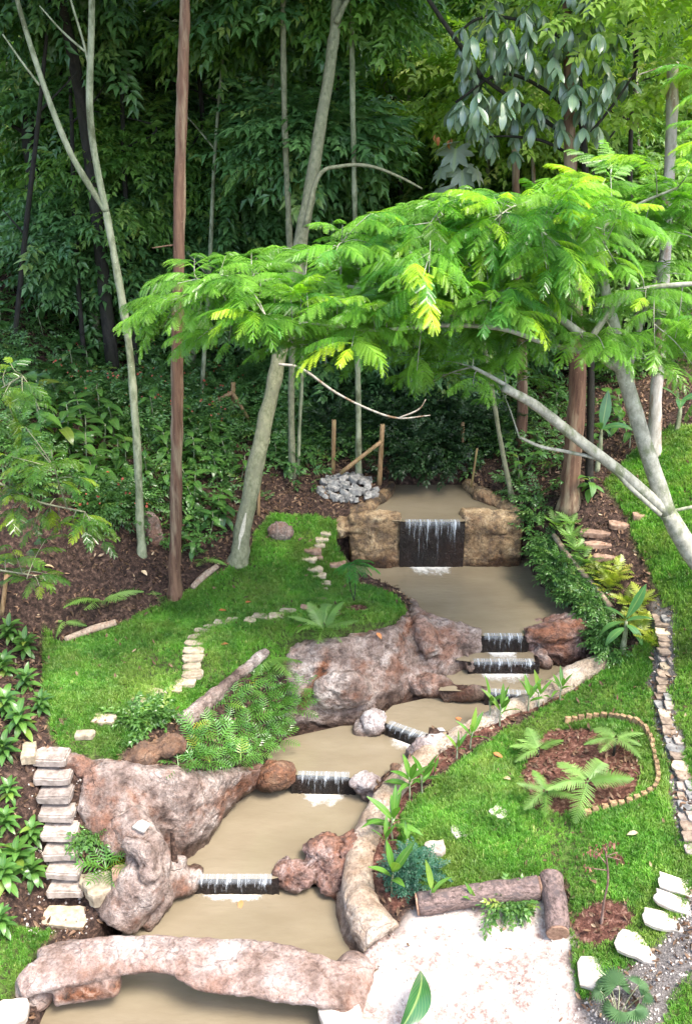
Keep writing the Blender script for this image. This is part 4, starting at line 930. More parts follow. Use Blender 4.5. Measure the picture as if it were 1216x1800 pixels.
simple_tree((916,790), [(918,680),(914,560),(908,400),(905,250)], [20,17,14,11], B_euc, 'reddish trunk half hidden behind the mimosa leaves', PR_bright, [(905,150,2.5,(1.6,1.3,1.1))], name='eucalyptus_tree')
simple_tree((1150,800), [(1152,700),(1160,600),(1168,440),(1178,250),(1182,100)], [24,21,19,18,17], B_white, 'whitish mottled trunk on the hillside lawn at the right', PR_bright, [(1190,-60,0,(2.2,2,1.8))], name='tree')
simple_tree((60,500), [(60,420),(57,300),(52,215),(85,195),(108,150),(118,60),(125,-60)], [26,24,24,26,22,20,18], B_dark, 'dark crooked forked trunk at the upper left', PR_dark, [(60,60,.6,(1.8,1.6,.9)),(200,-30,.5,(2,1.6,1.2))], name='forked_tree', nc=34,
   branches=[([(52,215),(35,180),(25,160)], [11,8]), ([(90,190),(120,170),(150,145)], [10,8,5]), ([(50,240),(30,225),(10,215)], [8,6])])
simple_tree((197,600), [(188,480),(182,400),(176,330),(150,240)], [15,13,12,10], B_dark, 'dark trunk standing close behind the forked pale tree', PR_dark, [(170,190,1,(1.7,1.5,1.2))], name='tree')
simple_tree((262,470), [(262,400),(264,300),(262,180)], [14,13,12], B_pale, 'short pale trunk stub behind the brown pole', PR_dark, [(265,120,1,(1.8,1.6,1.3))], name='tree')
simple_tree((500,470), [(503,400),(500,280),(495,180),(480,110)], [11,10,9,7], B_pale, 'distant pale forked trunk behind the leaning tree', PR_mid, [(470,40,.8,(1.9,1.6,1.1))], name='tree', branches=[([(497,200),(515,160),(530,110)], [6,4])])
simple_tree((600,430), [(596,370),(590,290),(588,200)], [10,9,8], B_pale, 'distant thin green trunk right of the leaning tree', PR_mid, [(600,110,.8,(1.8,1.6,1.3))], name='tree')
for (px, py, top, w, mt, ln) in [(a_, b_2+(110 if a_ < 600 else 60), c_2, d_2*1.1, e_2, f_2) for a_, b_2, c_2, d_2, e_2, f_2 in [(240,560,60,9,0,-.05),(352,600,40,7,2,.06),(395,560,0,9,0,-.08),(452,560,-20,7,2,.05),(545,560,60,7,0,.1),(585,520,-10,8,0,-.06),(690,560,-30,7,2,.05),(738,580,20,9,0,-.1),(830,600,-20,8,2,.08),(872,560,-20,9,0,.12),(955,620,-20,8,3,-.04),(1092,620,-20,9,0,.05),(1128,560,-20,7,3,-.03),(20,520,-20,9,0,.1),(150,540,0,8,0,-.05)]]:
    mt_ = (B_dark, B_lean, B_pale, B_white)[mt]; H_ = py-top; xs = [px+ln*H_*k/3+random.uniform(-7, 7) for k in range(1, 4)]
    simple_tree((px, py), [(xs[0], py-H_/3), (xs[1], py-2*H_/3), (xs[2], top)], [w, w*.9, w*.75, w*.55], mt_, where('thin forest trunk', px, py-H_*.6), PR_mid if mt else PR_dark, [(xs[2], top-20, .3, (.8, .7, .5))], nc=14, name='slim_tree', group='thin trunks standing in the forest',
      branches=[([(xs[1], py-2*H_/3), (xs[1]+random.choice([-1, 1])*random.uniform(30, 60), py-2*H_/3-40), (xs[1]+random.choice([-1, 1])*random.uniform(50, 80), py-2*H_/3-random.uniform(60, 110))], [w*.5, w*.35, w*.2]),
                ([(xs[0], py-H_/3), (xs[0]+random.choice([-1, 1])*40, py-H_/3-45)], [w*.4, w*.2])])
# --- background forest: crown px, py, Y, radius, kind
FOR = [(-20,330,21,1.6,1),(110,320,22,1.7,1),(235,300,19,1.7,1),(370,330,19.5,1.9,0),(455,250,20.5,2.1,0),(330,220,21,1.8,1),(560,360,21,1.6,1),(50,160,24,1.7,2),(215,90,24,1.3,2),(545,150,23,1.9,2),
 (660,300,22,1.8,1),(640,140,25,2.4,2),(735,210,23,2.1,2),(760,60,27,2.4,2),(850,330,21,1.7,1),(905,180,24,2.3,1),(985,330,20,1.6,1),(1060,200,22,2.2,1),(1160,330,20,1.7,1),(1090,60,26,2.4,2),(1200,130,24,2.2,1),
 (530,20,30,2.3,1),(-30,60,28,1.7,1),(120,20,29,1.3,2),(680,-20,31,2.8,2),(900,20,30,2.8,2),(1150,-40,31,2.8,2),
 (130,420,18.5,1.3,0),(420,430,19.5,1.5,0),(520,480,20,1.5,0),(650,470,20,1.7,0),(780,440,20,1.7,0),(900,470,20,1.5,1),(1040,460,19,1.4,1),(300,460,19,1.3,0),(700,590,18.5,1.4,0),(800,600,18.5,1.3,0),(600,590,19,1.3,0)]
DS = ['dark leafy forest tree', 'green forest tree', 'light green feathery forest tree']
for (x, y, Y, rad, kd) in FOR:
    c = PY(x, y, Y); b = GP(c[0]+random.uniform(-.3, .3), Y); pr = (PR_dark, PR_mid, PR_bright)[kd]
    r = thing('forest_tree', b, where(DS[kd], x, y), 'tree', 'trees of the forest behind the pools')
    top = c+np.array([0, 0, rad*.3]); tube('trunk', [(0, 0, -.1), (random.uniform(-.2, .2), 0, (top[2]-b[2])*.5), top-b], [.11, .09, .04], random.choice([B_dark, B_lean, B_dark, B_pale]), r, 8, .1)
    nc = int((11 if y < 230 and x < 600 else 18 if y < 170 else 24)*rad**1.3)
    P, R = cloud(c, (rad*1.15, rad*.9, rad*.8), nc, 20, .42, .5, .2, .35)
    for k in range(4):
        q = P[random.randrange(len(P))]; m_ = (np.array([0, 0, (c[2]-b[2])*.7])+q-b)/2; tube('branch', [np.array([0, 0, max(.3, (c[2]-b[2])*.6)]), m_, q-b], [.045, .03, .012], B_dark, r, 6, .1, 3)
    scatter('foliage', P, R, RNG.uniform(1.1, 2.1, len(P))*(.95, 1.05, 1.15)[kd], pr, r, origin=b)
# unseen tall tree, added out of frame to shade the hollow
for (X, Y, z, rad, lb) in [(-4.2,15,11.3,2.0,'left')]:
    b = GP(X, Y+2.5)
    r = thing('added_shade_tree', b, f'unseen tree added to shade the {lb} of the hollow, its crown above the picture', 'tree', 'unseen trees added to shade the hollow')
    tube('trunk', [(0, 0, -.1), ((X-b[0])*.3, -.4, (z-b[2])*.6), np.array([X, Y, z])-b], [.13, .1, .05], B_dark, r, 8, .1)
    P, R = cloud((X, Y, z), (rad*1.1, rad, .8), int(34*rad), 15, .5, .45, .2, .2); scatter('foliage', P, R, RNG.uniform(1.6, 2.6, len(P)), PR_dark, r, origin=b)

# ================================================================ bipinnate fronds (mimosa)
def frond(seed, L=.5, npair=11, pl_=.15, droop=.5, mat=None, nl=11, name='frond'):
    r = random.Random(seed); mb = MB(); mat = mat or M_mim
    def pos(s): a = droop*s; return np.array([0, L*s*math.cos(a*.5), -L*s*math.sin(a*.8)+.05*L*math.sin(s*3.1)])
    ph = [pos(s) for s in np.linspace(0, 1, 8)]
    for i in range(7):
        a, b = ph[i], ph[i+1]; w = .004*(1-i/8)+.0012; n = len(mb.V); mb.add([a+[-w, 0, 0], a+[w, 0, 0], b+[w, 0, 0], b+[-w, 0, 0], a+[0, 0, -w*2], b+[0, 0, -w*2]], [(0, 1, 2, 3), (0, 3, 5, 4), (1, 4, 5, 2)])
    for k in range(npair):
        s = .12+.88*(k+.5)/npair; q = pos(s); lp = pl_*(math.sin(math.pi*(.12+.8*s))**.7)*r.uniform(.85, 1.1); pit = -.12-.5*s*r.uniform(.5, 1.3)
        for side in (-1, 1):
            yaw = side*(1.25-.55*s+r.uniform(-.1, .1)); dr = r.uniform(.5, 1.1); roll = r.uniform(-.35, .35)
            V = []; F = []
            for j in range(nl):
                u = (j+.5)/nl; y = lp*u; z = -lp*.35*dr*u*u; ll = .027*(.55+.45*math.sin(math.pi*min(1, .2+u*.8)))*(lp/.15)**.4; w = lp/nl*.43
                for sg in (-1, 1):
                    n = len(V); V += [(0, y-w, z), (sg*ll*.6, y-w*.5+ll*.25, z-.1*ll), (sg*ll, y+w*.6+ll*.3, z-.25*ll), (0, y+w, z)]; F.append((n, n+1, n+2, n+3) if sg > 0 else (n, n+3, n+2, n+1))
            mb.add(xf(V, (pit, roll, -yaw), q), F)
    return mb.mesh(name, mat, False)
FR = [frond(s, .46, 11, .15, (.25, .35, .55, .8)[s]) for s in range(4)]
YEL = lambda: random.choice([(2.2,1.6,.9,1),(2.6,1.75,.8,1),(1.7,1.4,1.0,1)])
GRN = lambda: random.choice([(1,1,1,1),(.75,.9,.95,1),(1.25,1.15,.9,1),(.6,.8,1.1,1),(.9,1,.8,1)])
def rot_to(dirv, roll=0):
    q = Vector(dirv).to_track_quat('Y', 'Z').to_euler(); 
    m = Vector(dirv).to_track_quat('Y', 'Z') @ Quaternion((0, 1, 0), roll); return m.to_euler()
class FT:
    """a tree of bipinnate fronds: limbs, twigs, frond parts"""
    def __init__(s, root, base, bark): s.r = root; s.b = base; s.k = bark; s.pts = []; s.fr = []; s.tw = []
    def limb(s, pts, w, Ys, name='branch', seg=12):
        P = [PY(x, y, Yy) if not isinstance(y, np.ndarray) else y for (x, y), Yy in zip(pts, Ys)]; R = [pxr(q, P[0]) for q in w]
        tube(name, [p-s.b for p in P], R, s.k, s.r, seg, .05, 6); s.pts += list(catmull(P, 6)); return P
    def twig(s, E, nf, L, yel=.2, sc=1.0, back=.8):
        A = np.array(s.pts); d = np.linalg.norm(A-E, axis=1)+.5*np.maximum(0, -(A[:, 0]-E[0]))
        S = A[np.argmin(d)]; M = (S+E)/2+np.array([0, random.uniform(-.08, .08), .06*np.linalg.norm(E-S)]); P = catmull([S, M, E], 6)
        s.tw.append((P, .007 if np.linalg.norm(E-S) < .7 else .011)); 
        if np.linalg.norm(E-S) > .6: s.pts += list(P[3:9])
        D = P[-1]-P[-3]; D /= np.linalg.norm(D); D = D*np.array([1, 1, .3]); lat = np.array([-D[1], D[0], 0])
        for k in range(nf):
            u = 1-(k/nf)*L; i = u*(len(P)-1); q = P[int(i)]*(1-i % 1)+P[min(len(P)-1, int(i)+1)]*(i % 1)
            sd = 1 if k % 2 else -1; tip = k < 2; ang = (.25 if k == 0 else random.uniform(.6, 1.15))*sd
            dv = D*math.cos(ang)+lat*math.sin(ang); dv = dv/np.linalg.norm(dv)+np.array([0, 0, random.uniform(.0, .22)])
            s.fr.append((q, rot_to(dv, random.uniform(-.3, .3)), sc*random.uniform(.75, 1.15)*(.7 if tip else 1), YEL() if (tip and random.random() < yel*2.5) or random.random() < yel*.9 else GRN()))
    def finish(s, meshes, cap=300, dim=None):
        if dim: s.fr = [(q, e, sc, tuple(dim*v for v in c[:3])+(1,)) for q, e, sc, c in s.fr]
        mb = MB()
        for P, r in s.tw: V, F, U = tube_vf([p-s.b for p in P], [r, r*.45], 5, 0, False); mb.add(V, F, U)
        o = link('twigs', mb.mesh('twigs', s.k), s.r); o['kind'] = 'stuff'
        s.fr.sort(key=lambda f: proj(f[0])[2]); 
        vis = [f for f in s.fr if -60 < proj(f[0])[0] < 1276]; rest = [f for f in s.fr if not (-60 < proj(f[0])[0] < 1276)]
        rest += vis[cap:]; vis = vis[:cap]
        for k, (q, e, sc, c) in enumerate(vis): inst('frond', random.choice(meshes), s.r, q-s.b, e, sc, c)
        if rest:
            pr = [proto('f', m) for m in meshes]; scatter('frond_mass', [f[0] for f in rest], [tuple(f[1]) for f in rest], [f[2] for f in rest], pr, s.r, origin=s.b)
YM = 10.6; bz = GP(5.0, YM)
r_ = thing('mimosa_tree', bz, 'big bright green mimosa tree reaching in from the right over the pools', 'tree'); b_ = np.array(r_.location)
ft = FT(r_, b_, B_mim)
P0 = [bz-[0, 0, .2], (bz+PY(1216,975,YM))/2+[-.1, 0, .1], PY(1212,968,YM), PY(1172,900,YM)]
tube('trunk', [p-b_ for p in P0], [.14, .12, .115, .1], B_mim, r_, 14, .05, 8); ft.pts += P0[2:]
ft.limb([(1172,902),(1100,838),(1010,768),(940,712),(885,682)], [21,20,18,16,13], [YM,YM-.1,YM-.2,YM-.3,YM-.4])
ft.limb([(930,706),(880,672),(830,645)], [9,8,6], [YM-.3]*3, seg=8)
ft.limb([(1174,905),(1140,805),(1110,705),(1090,640),(1076,575),(1062,510),(1055,440),(1075,370)], [30,28,26,25,24,18,12,9], [YM,YM+.1,YM+.2,YM+.2,YM+.2,YM+.2,YM+.2,YM+.3])
ft.limb([(1092,650),(1062,630),(1035,598),(1008,578),(970,550),(930,537),(860,520),(760,510),(620,505),(500,490),(420,500)], [18,17,15,13,12,10,8,7,5,4], [YM+.2,YM+.1,YM,YM,YM-.1,YM-.1,YM-.1,YM,YM,YM,YM])
ft.limb([(1035,600),(1062,560),(1100,520),(1150,505),(1225,498)], [13,12,11,9,8], [YM,YM,YM-.1,YM-.2,YM-.3], seg=10)
ft.limb([(1040,622),(960,604),(880,578),(780,572),(660,580),(560,570),(470,560)], [10,9,8,7,6,4,3], [YM,YM-.2,YM-.4,YM-.5,YM-.6,YM-.6,YM-.6], seg=10)
ft.limb([(1058,450),(980,430),(880,410),(760,400),(680,385)], [9,8,7,5,4], [YM+.2,YM+.3,YM+.4,YM+.5,YM+.5], seg=8)
ft.limb([(1066,400),(1120,360),(1190,330)], [7,5,4], [YM+.2,YM,YM-.1], seg=8)
ft.limb([(1160,905),(1110,860),(1060,812),(1000,795),(950,785),(912,768)], [8,8,7,6,5], [YM-.15]*6, seg=8)
ft.limb([(1108,640),(1125,570),(1150,490),(1170,420)], [10,9,7,6], [YM+.6]*4, seg=8)
ft.limb([(1225,498),(1260,300),(1290,150)], [9,8,6], [YM-.3,YM-.4,YM-.5], seg=8)
ft.limb([(1172,900),(1220,890),(1260,880)], [6,6,5], [YM]*3, seg=8)
CRP = [(262,560),(300,490),(345,452),(450,447),(520,450),(575,420),(610,385),(700,362),(850,355),(930,330),(990,310),(1090,300),(1230,300),(1230,600),(1150,640),(1060,600),(940,600),(850,590),(770,610),(700,570),(620,600),(540,600),(500,590),(400,590),(330,570)]
def samp_px(poly, n, md):
    P = np.array(poly, float); lo, hi = P.min(0), P.max(0); o = []; tries = 0
    while len(o) < n and tries < 20000:
        tries += 1; q = lo+(hi-lo)*RNG.random(2)
        if inpoly(np.array([q[0]]), np.array([q[1]]), poly)[0] and all((q[0]-a[0])**2+((q[1]-a[1])*1.5)**2 > md*md for a in o): o.append(q)
    return o
pts = samp_px(CRP, 290, 16); pts.sort(key=lambda p: -p[0])
edge = [(262,548),(275,575),(300,498),(330,455),(385,450),(430,445),(400,560),(390,600),(445,545),(530,440),(590,395),(640,375),(700,360),(770,352),(850,352),(920,335),(980,305),(1060,292),(1130,280),(1200,295),(330,600),(560,640),(600,600),(480,610),(740,640),(820,650)]
for (x, y) in edge: ft.twig(PY(x+12, y, YM+random.uniform(-.5, .6)), random.choice([5, 6]), .5, .8, 1.05)
tiers = samp_px(CRP, 60, 36)
for (x, y) in tiers:
    c_ = PY(x, y, YM+random.uniform(-.9, 1.1))
    for k in range(5):
        ft.twig(c_+np.array([random.uniform(-.65, .65), random.uniform(-.5, .5), random.uniform(-.035, .035)]), random.choice([5, 6]), .7, .22, 1.1)
lowp = samp_px([(520,600),(640,590),(760,600),(860,600),(960,610),(930,680),(860,690),(760,690),(660,650),(560,650)], 20, 26)
for (x, y) in lowp: ft.twig(PY(x, y, YM+random.uniform(-.6, .8)), 4, .6, .05, 1.0)
for (x, y) in [(1215,120),(1240,160),(1235,220),(1230,250),(1216,640),(1240,690),(1235,560)]: ft.twig(PY(x, y, YM-random.uniform(.3, .9)), 4, .6, .2, 1.0)
ft.finish(FR, 300)
# --- lacy tree at the left edge
FL = [frond(20+s, .34, 9, .12, .5, M_mim, 8) for s in range(3)]
bz = GP(-5.1, 10.2); r_ = thing('lacy_tree', bz, 'small lacy leaved tree spreading in from the left edge', 'tree'); ft = FT(r_, np.array(r_.location), B_lean)
tube('trunk', [(0, 0, -.2), (.05, 0, .8), PY(-70,760,10.2)-bz], [.06, .05, .03], B_lean, r_, 10, .08, 6); ft.pts += [PY(-70,760,10.2), PY(-80,900,10.2), PY(-80,1000,10.2)]
ft.limb([(-70,830),(0,850),(60,880),(150,900)], [6,5,4,3], [10.2]*4, seg=6); ft.limb([(-70,760),(-20,700),(40,660)], [5,4,3], [10.3]*3, seg=6); ft.limb([(-80,980),(-10,1000),(50,1010)], [5,4,3], [10]*3, seg=6)
for (x, y) in [(10,650),(40,690),(5,700),(30,760),(90,790),(10,800),(60,830),(110,850),(20,870),(90,900),(150,930),(180,950),(60,930),(10,920),(20,960),(10,1010),(50,1020),(70,1030),(-10,750),(40,820),(100,880),(130,915),(20,640),(70,720),(10,680),(45,750),(100,810),(140,840),(60,780),(5,860),(50,850),(80,950),(110,940),(30,900),(160,915),(10,985),(60,1005),(90,1010),(0,830)]:
    ft.twig(PY(x, y, 10.2+random.uniform(-.4, .4)), 4, .7, .12, .95)
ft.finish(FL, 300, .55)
# --- umbrella seedling by the left bank of the wide pool
bz = GP(*PG(622,1062)[:2]); r_ = thing('umbrella_sapling', bz, 'tiny umbrella shaped sapling at the left bank of the wide pool', 'sapling'); b_ = np.array(r_.location); Y = b_[1]
tp = PY(625,990,Y)-b_; tube('stem', [(0, 0, -.03), (.02, 0, tp[2]*.5), tp], [.008, .007, .005], B_dark, r_, 6); tube('stem', [(0, 0, .05), (-.06, 0, tp[2]*.5), tp+[-.08, 0, -.02]], [.006, .005, .004], B_dark, r_, 6)
for k in range(13):
    a = k*.62; inst('frond', FL[k % 3], r_, tp, (random.uniform(-.25, .12), random.uniform(-.3, .3), a), random.uniform(.75, 1.05), (.45, .75, 1.0, 1))

# ================================================================ big drooping leaves, upper right
def leafmesh(L, W, bend, mat, seed=0, fold=.12, n=6, base=.42, wav=.03, name='leaf'):
    V, F, U = leaf_vf(L, W, bend, fold, n, base=base, wav=wav); return mk_mesh(name, V, F, mat, True, U)
LB = [leafmesh(.27, .09, b, M_blue, fold=.2, base=.55) for b in (.3, .5, .8)]
r_, b_ = simple_tree((1035,862), [(1038,700),(1036,500),(1030,350),(1022,200),(1010,60),(1000,-60)], [13,12,12,11,9,7], B_dark, 'dark tree hung with large glossy drooping leaves at the upper right', PR_mid, [], name='big_leaf_tree')
Yb = b_[1]
for pts_, w in [([(1022,220),(960,160),(880,130),(800,180)], [8,6,4]), ([(1012,80),(930,40),(850,30),(800,60)], [8,6,4]), ([(845,135),(815,90),(780,40),(740,-20)], [9,8,7]), ([(1025,260),(940,200),(880,160),(845,135)],[8,7,6]), ([(1030,290),(960,250),(900,240),(860,240)], [6,5,3]), ([(1024,250),(1080,180),(1120,120)], [6,5,3]), ([(1033,330),(1060,260),(1080,230)],[5,4,3])]:
    limb('branch', pts_, w, Yb, B_dark, r_, b_, 8)
wh = samp_px([(800,20),(870,-20),(1040,-20),(1080,120),(1060,240),(960,230),(900,270),(840,240),(800,170),(790,90)], 78, 21)+[np.array(p) for p in [(815,185),(800,190),(880,180),(905,120),(1005,165),(860,250),(830,220),(1100,140),(1085,60)]]
cnt = 0; restq = []
wh.sort(key=lambda p: p[0]+p[1]*.3)
for (x, y) in wh:
    q = PY(x, y, Yb+random.uniform(-1.0, .5)); ph = random.random()*6
    for k in range(random.choice([7, 8, 9])):
        e = (-random.uniform(.45, 1.15), random.uniform(-.2, .2), ph+k*.8+random.uniform(-.2, .2)); s_ = random.uniform(.65, 1.2)
        if cnt < 300: inst('leaf', random.choice(LB), r_, q-b_, e, s_)
        else: restq.append((q, e, s_))
        cnt += 1
if restq: scatter('leaf_mass', [a[0] for a in restq], [a[1] for a in restq], [a[2] for a in restq], [proto('l', m) for m in LB], r_, origin=b_)
# lobed leaves
def lobed(R, mat, nlobe=7, deep=.5, seed=1):
    r = random.Random(seed); V = [(0, 0, 0)]; U = [(.5, .5)]; n = nlobe*4
    for k in range(n+1):
        a = -2.5+5.0*k/n; f = abs(math.sin(math.pi*k/4)) if True else 0
        ph = (k % 4)/4; f = (1-abs(ph-.5)*2)**.8; ll = R*(deep+(1-deep)*f)*(1-.25*abs(a)/2.5)*r.uniform(.92, 1.05)
        V.append((ll*math.sin(a), ll*math.cos(a), -.35*ll*ll/R-(0.08*R if k % 4 == 0 else 0))); U.append((.5+.5*math.sin(a), .5+.5*math.cos(a)))
    F = [(0, k+1, k+2) for k in range(n)]; return mk_mesh('leaf', V, F, mat, True, U)
LL = [lobed(.27, M_pale, 7, .62, s) for s in range(2)]
r_, b_ = simple_tree((905,880), [(880,780),(850,600),(820,450),(800,330),(796,270)], [9,8,7,6,5], B_lean, 'lone stem topped with big grey lobed leaves and orange dead leaf', PR_mid, [], name='lobed_leaf_plant')
for (x, y, e) in [(800,262,(-.9,0,2.9)),(775,295,(-.8,.2,2.2)),(812,300,(-1.0,0,3.3)),(838,298,(-.9,-.2,4.0)),(772,330,(-.7,0,1.9)),(805,335,(-.9,0,3.0)),(788,250,(-.4,0,1.0))]:
    inst('leaf', random.choice(LL), r_, PY(x, y, b_[1]-.15)-b_, e, random.uniform(.85, 1.15))
M_orange = leaf_mat('dead_orange_leaf', (.45, .14, .05), (.6, .24, .1), None, .6, .15)
lo = leafmesh(.14, .05, 1.2, M_orange, fold=.5)
for (x, y) in [(768,238),(770,240),(766,236),(790,246),(792,243)]: inst('dead_leaf', lo, r_, PY(x, y, b_[1]-.2)-b_, (-1.2+random.uniform(-.3, .3), 0, random.random()*6), 1)
# ================================================================ plants
LEAFU = [leafmesh(.30, .12, b, M_under, fold=.2, wav=.05) for b in (.5, .8, 1.1)]
LEAFL = [leafmesh(.28, .11, b, M_lit, fold=.2, wav=.05) for b in (.5, .8, 1.1)]
def stalk(root, P, r, mat): return tube('stem', P, r, mat, root, 5, 0, 3)
def broad_plant(px, py, meshes, n=8, h=.45, s=1.0, desc='dark broad leaved plant', grp='broad leaved plants under the trees', cat='plant', spread=.6, name='broad_leaf_plant', P=None, smat=None):
    b = PG(px, py) if P is None else P; r = thing(name, b, where(desc, px, py), cat, grp)
    top = np.array([random.uniform(-.1, .1), random.uniform(-.15, .05), h]); stalk(r, [(0, 0, -.02), top*.6+[.02, 0, 0], top], [.012*s, .006*s], smat or B_pale)
    ph = random.random()*6
    for k in range(n):
        u = 1-.7*k/n; a = ph+k*2.4; pit = (.9-1.1*(1-u)-spread*.7)+random.uniform(-.2, .2)
        inst('leaf', random.choice(meshes), r, top*u, (pit, random.uniform(-.3, .3), a), s*random.uniform(.75, 1.15))
    return r
reg = [([(40,560),(150,540),(200,640),(150,700),(30,690)], 11, 1.1, LEAFU, 'bluish broad leaved plant'), ([(60,700),(210,690),(240,800),(200,880),(70,850)], 18, 1.25, LEAFL, 'leafy broad leaved plant'),
       ([(230,750),(300,740),(380,760),(440,780),(420,900),(380,930),(260,860)], 17, 1.0, LEAFL, 'green broad leaved plant'), ([(330,880),(400,900),(390,980),(330,985)], 5, .9, LEAFU, 'low broad leaved plant'),
       ([(460,770),(560,760),(580,830),(480,850)], 6, .7, LEAFU, 'small shaded leafy plant'), ([(0,500),(60,480),(40,560),(0,600)], 5, 1.0, LEAFU, 'bluish broad leaved plant'), ([(940,640),(1000,700),(980,760),(900,740)], 6, .9, LEAFU, 'shaded broad leaved plant'),
       ([(850,720),(960,740),(960,850),(880,850)], 9, .8, LEAFL, 'green ginger like plant'), ([(1020,740),(1100,720),(1110,800),(1020,840)], 6, .9, LEAFL, 'bushy green plant'), ([(1000,860),(1040,860),(1040,890),(1010,890)], 2, .9, LEAFL, 'pale green leafy plant')]
for poly, n, s, ms, dsc in reg:
    for (x, y) in samp_px(poly, n, 22): broad_plant(x, y, ms, random.choice([7, 8, 10]), random.uniform(.3, .65)*s, s*random.uniform(.85, 1.2), dsc)
M_hol_shade = leaf_mat('shade_painted_leaf', (.012, .03, .012), (.025, .06, .02), None, .4, .2, .4)  # leaf colour lowered to paint in the shade of the hollow
PR_hol_shade = [sprig(10, .07, .035, .22, .2, M_hol_shade, s+80, 'shade_painted_sprig') for s in range(4)]
# flowering bushes
FLW = proto('flower', mk_mesh('flower', [(0, 0, 0)]+[(.03*math.cos(k*1.2566), .03*math.sin(k*1.2566), .008) for k in range(5)], [(0, k+1, (k+1) % 5+1) for k in range(5)], M_red, False))
def bush(px, py, r, protos, desc, n=90, flowers=0, grp=None, cat='bush', zs=.75, P=None, sc=(.8, 1.4), name='bush'):
    b = PG(px, py) if P is None else P; rr = pxr(2*r, b); t_ = thing(name, b, where(desc, px, py), cat, grp)
    c = b+np.array([0, 0, rr*zs*.6]); P_, R_ = cloud(c, (rr, rr*.8, rr*zs), max(4, n//9), 9, rr*.38, .7, .5, .5); k = P_[:, 2] > ground(P_[:, 0], P_[:, 1])+.01; P_ = P_[k]; R_ = R_[k]
    scatter('foliage', P_, R_, RNG.uniform(*sc, len(P_)), protos, t_, origin=b)
    tube('stem', [(0, 0, -.03), (.01, 0, rr*.3), (.03, 0, rr*.8)], [.012, .006], B_dark, t_, 5, 0, 3)
    if flowers:
        d = RNG.normal(size=(flowers, 3)); d /= np.linalg.norm(d, axis=1)[:, None]; d[:, 2] = np.abs(d[:, 2]); d[:, 1] = -np.abs(d[:, 1])
        q = c+d*np.array([rr, rr*.8, rr*zs])*1.12; scatter('flowers', q, np.stack([RNG.uniform(.2, 1.2, flowers), RNG.normal(0, .3, flowers), RNG.normal(0, .5, flowers)], 1), RNG.uniform(.4, .9, flowers), [FLW], t_, origin=b)
    return t_
for (x, y) in samp_px([(90,640),(180,640),(230,700),(120,730)], 6, 24)+samp_px([(320,580),(450,700),(430,780),(330,740)], 8, 26)+samp_px([(230,640),(300,620),(300,740),(240,740)], 4, 24)+samp_px([(140,860),(220,870),(230,960),(160,930)], 3, 25):
    bush(x, y, random.uniform(26, 38), PR_bush, 'bush dotted with small red flowers', 150, 16, 'red flowering bushes on the left slope', zs=.9)
for (x, y) in samp_px([(330,540),(560,560),(560,740),(480,760),(340,600)], 9, 40)+samp_px([(0,600),(60,600),(60,900),(0,880)], 6, 36)+samp_px([(840,560),(1000,560),(980,680),(860,700)], 6, 36):
    bush(x, y, random.uniform(30, 46), PR_bush, 'dark rounded bush', 170, 0, 'dark bushes under the trees', zs=.9)
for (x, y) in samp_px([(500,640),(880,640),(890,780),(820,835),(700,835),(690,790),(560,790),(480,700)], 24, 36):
    bush(x, y, random.uniform(38, 55), PR_hol_shade, 'shade-darkened bush in the hollow', 190, 0, 'bushes behind the pond with shade painted into their leaves', zs=1.0)
for (x, y) in samp_px([(1050,560),(1216,520),(1216,620),(1100,680),(1040,700)], 10, 34): bush(x, y, random.uniform(24, 40), PR_bushl, 'sunny green bush on the hillside', 130, 0, 'bushes on the right hillside', zs=.8)
for (x, y) in [(960,985),(990,1000),(975,1022),(1010,1030),(1005,1052),(1035,1055),(1045,1078),(960,965),(1070,1115),(1075,1145),(1055,1130)]: bush(x, y, random.uniform(19, 24), PR_bush, 'low glossy green shrub', 170, 0, 'low shrubs on the bank right of the wide pool', zs=.6, sc=(.7, 1.1))
for (x, y) in [(930,935),(945,905),(940,880),(900,860)]: bush(x, y, 16, PR_bush, 'little dark shrub', 50, 0, 'low shrubs beside the dam')
# rosettes along the left edge
LR = [leafmesh(.2, .075, b, M_lit, fold=.25, wav=.04) for b in (.5, .9, 1.2)]
for (x, y, s) in [(20,1105,1.1),(48,1130,1.1),(10,1165,1.1),(50,1190,1.0),(15,1235,1.2),(40,1265,1.2),(12,1310,1.0),(20,1385,.9),(15,1440,.9),(60,1460,.9),(35,1510,1.3),(12,1535,1.2),(62,1530,1.1),(5,1615,1.0),(-15,1490,1.1),(75,1230,.9)]:
    b = PG(x, y+22); r = thing('rosette_plant', b, where('leafy rosette plant with pointed glossy leaves', x, y), 'plant', 'rosette plants along the left edge')
    for k in range(22):
        u = k/22; inst('leaf', random.choice(LR), r, (0, 0, .03+.17*(1-u)*s), (1.1-1.25*u+random.uniform(-.15, .15), random.uniform(-.2, .2), k*2.4), s*random.uniform(.7, 1.05))
# serrated plant by the buttress
LJ = [lobed(.1, M_phil, 5, .5, s) for s in range(2)]
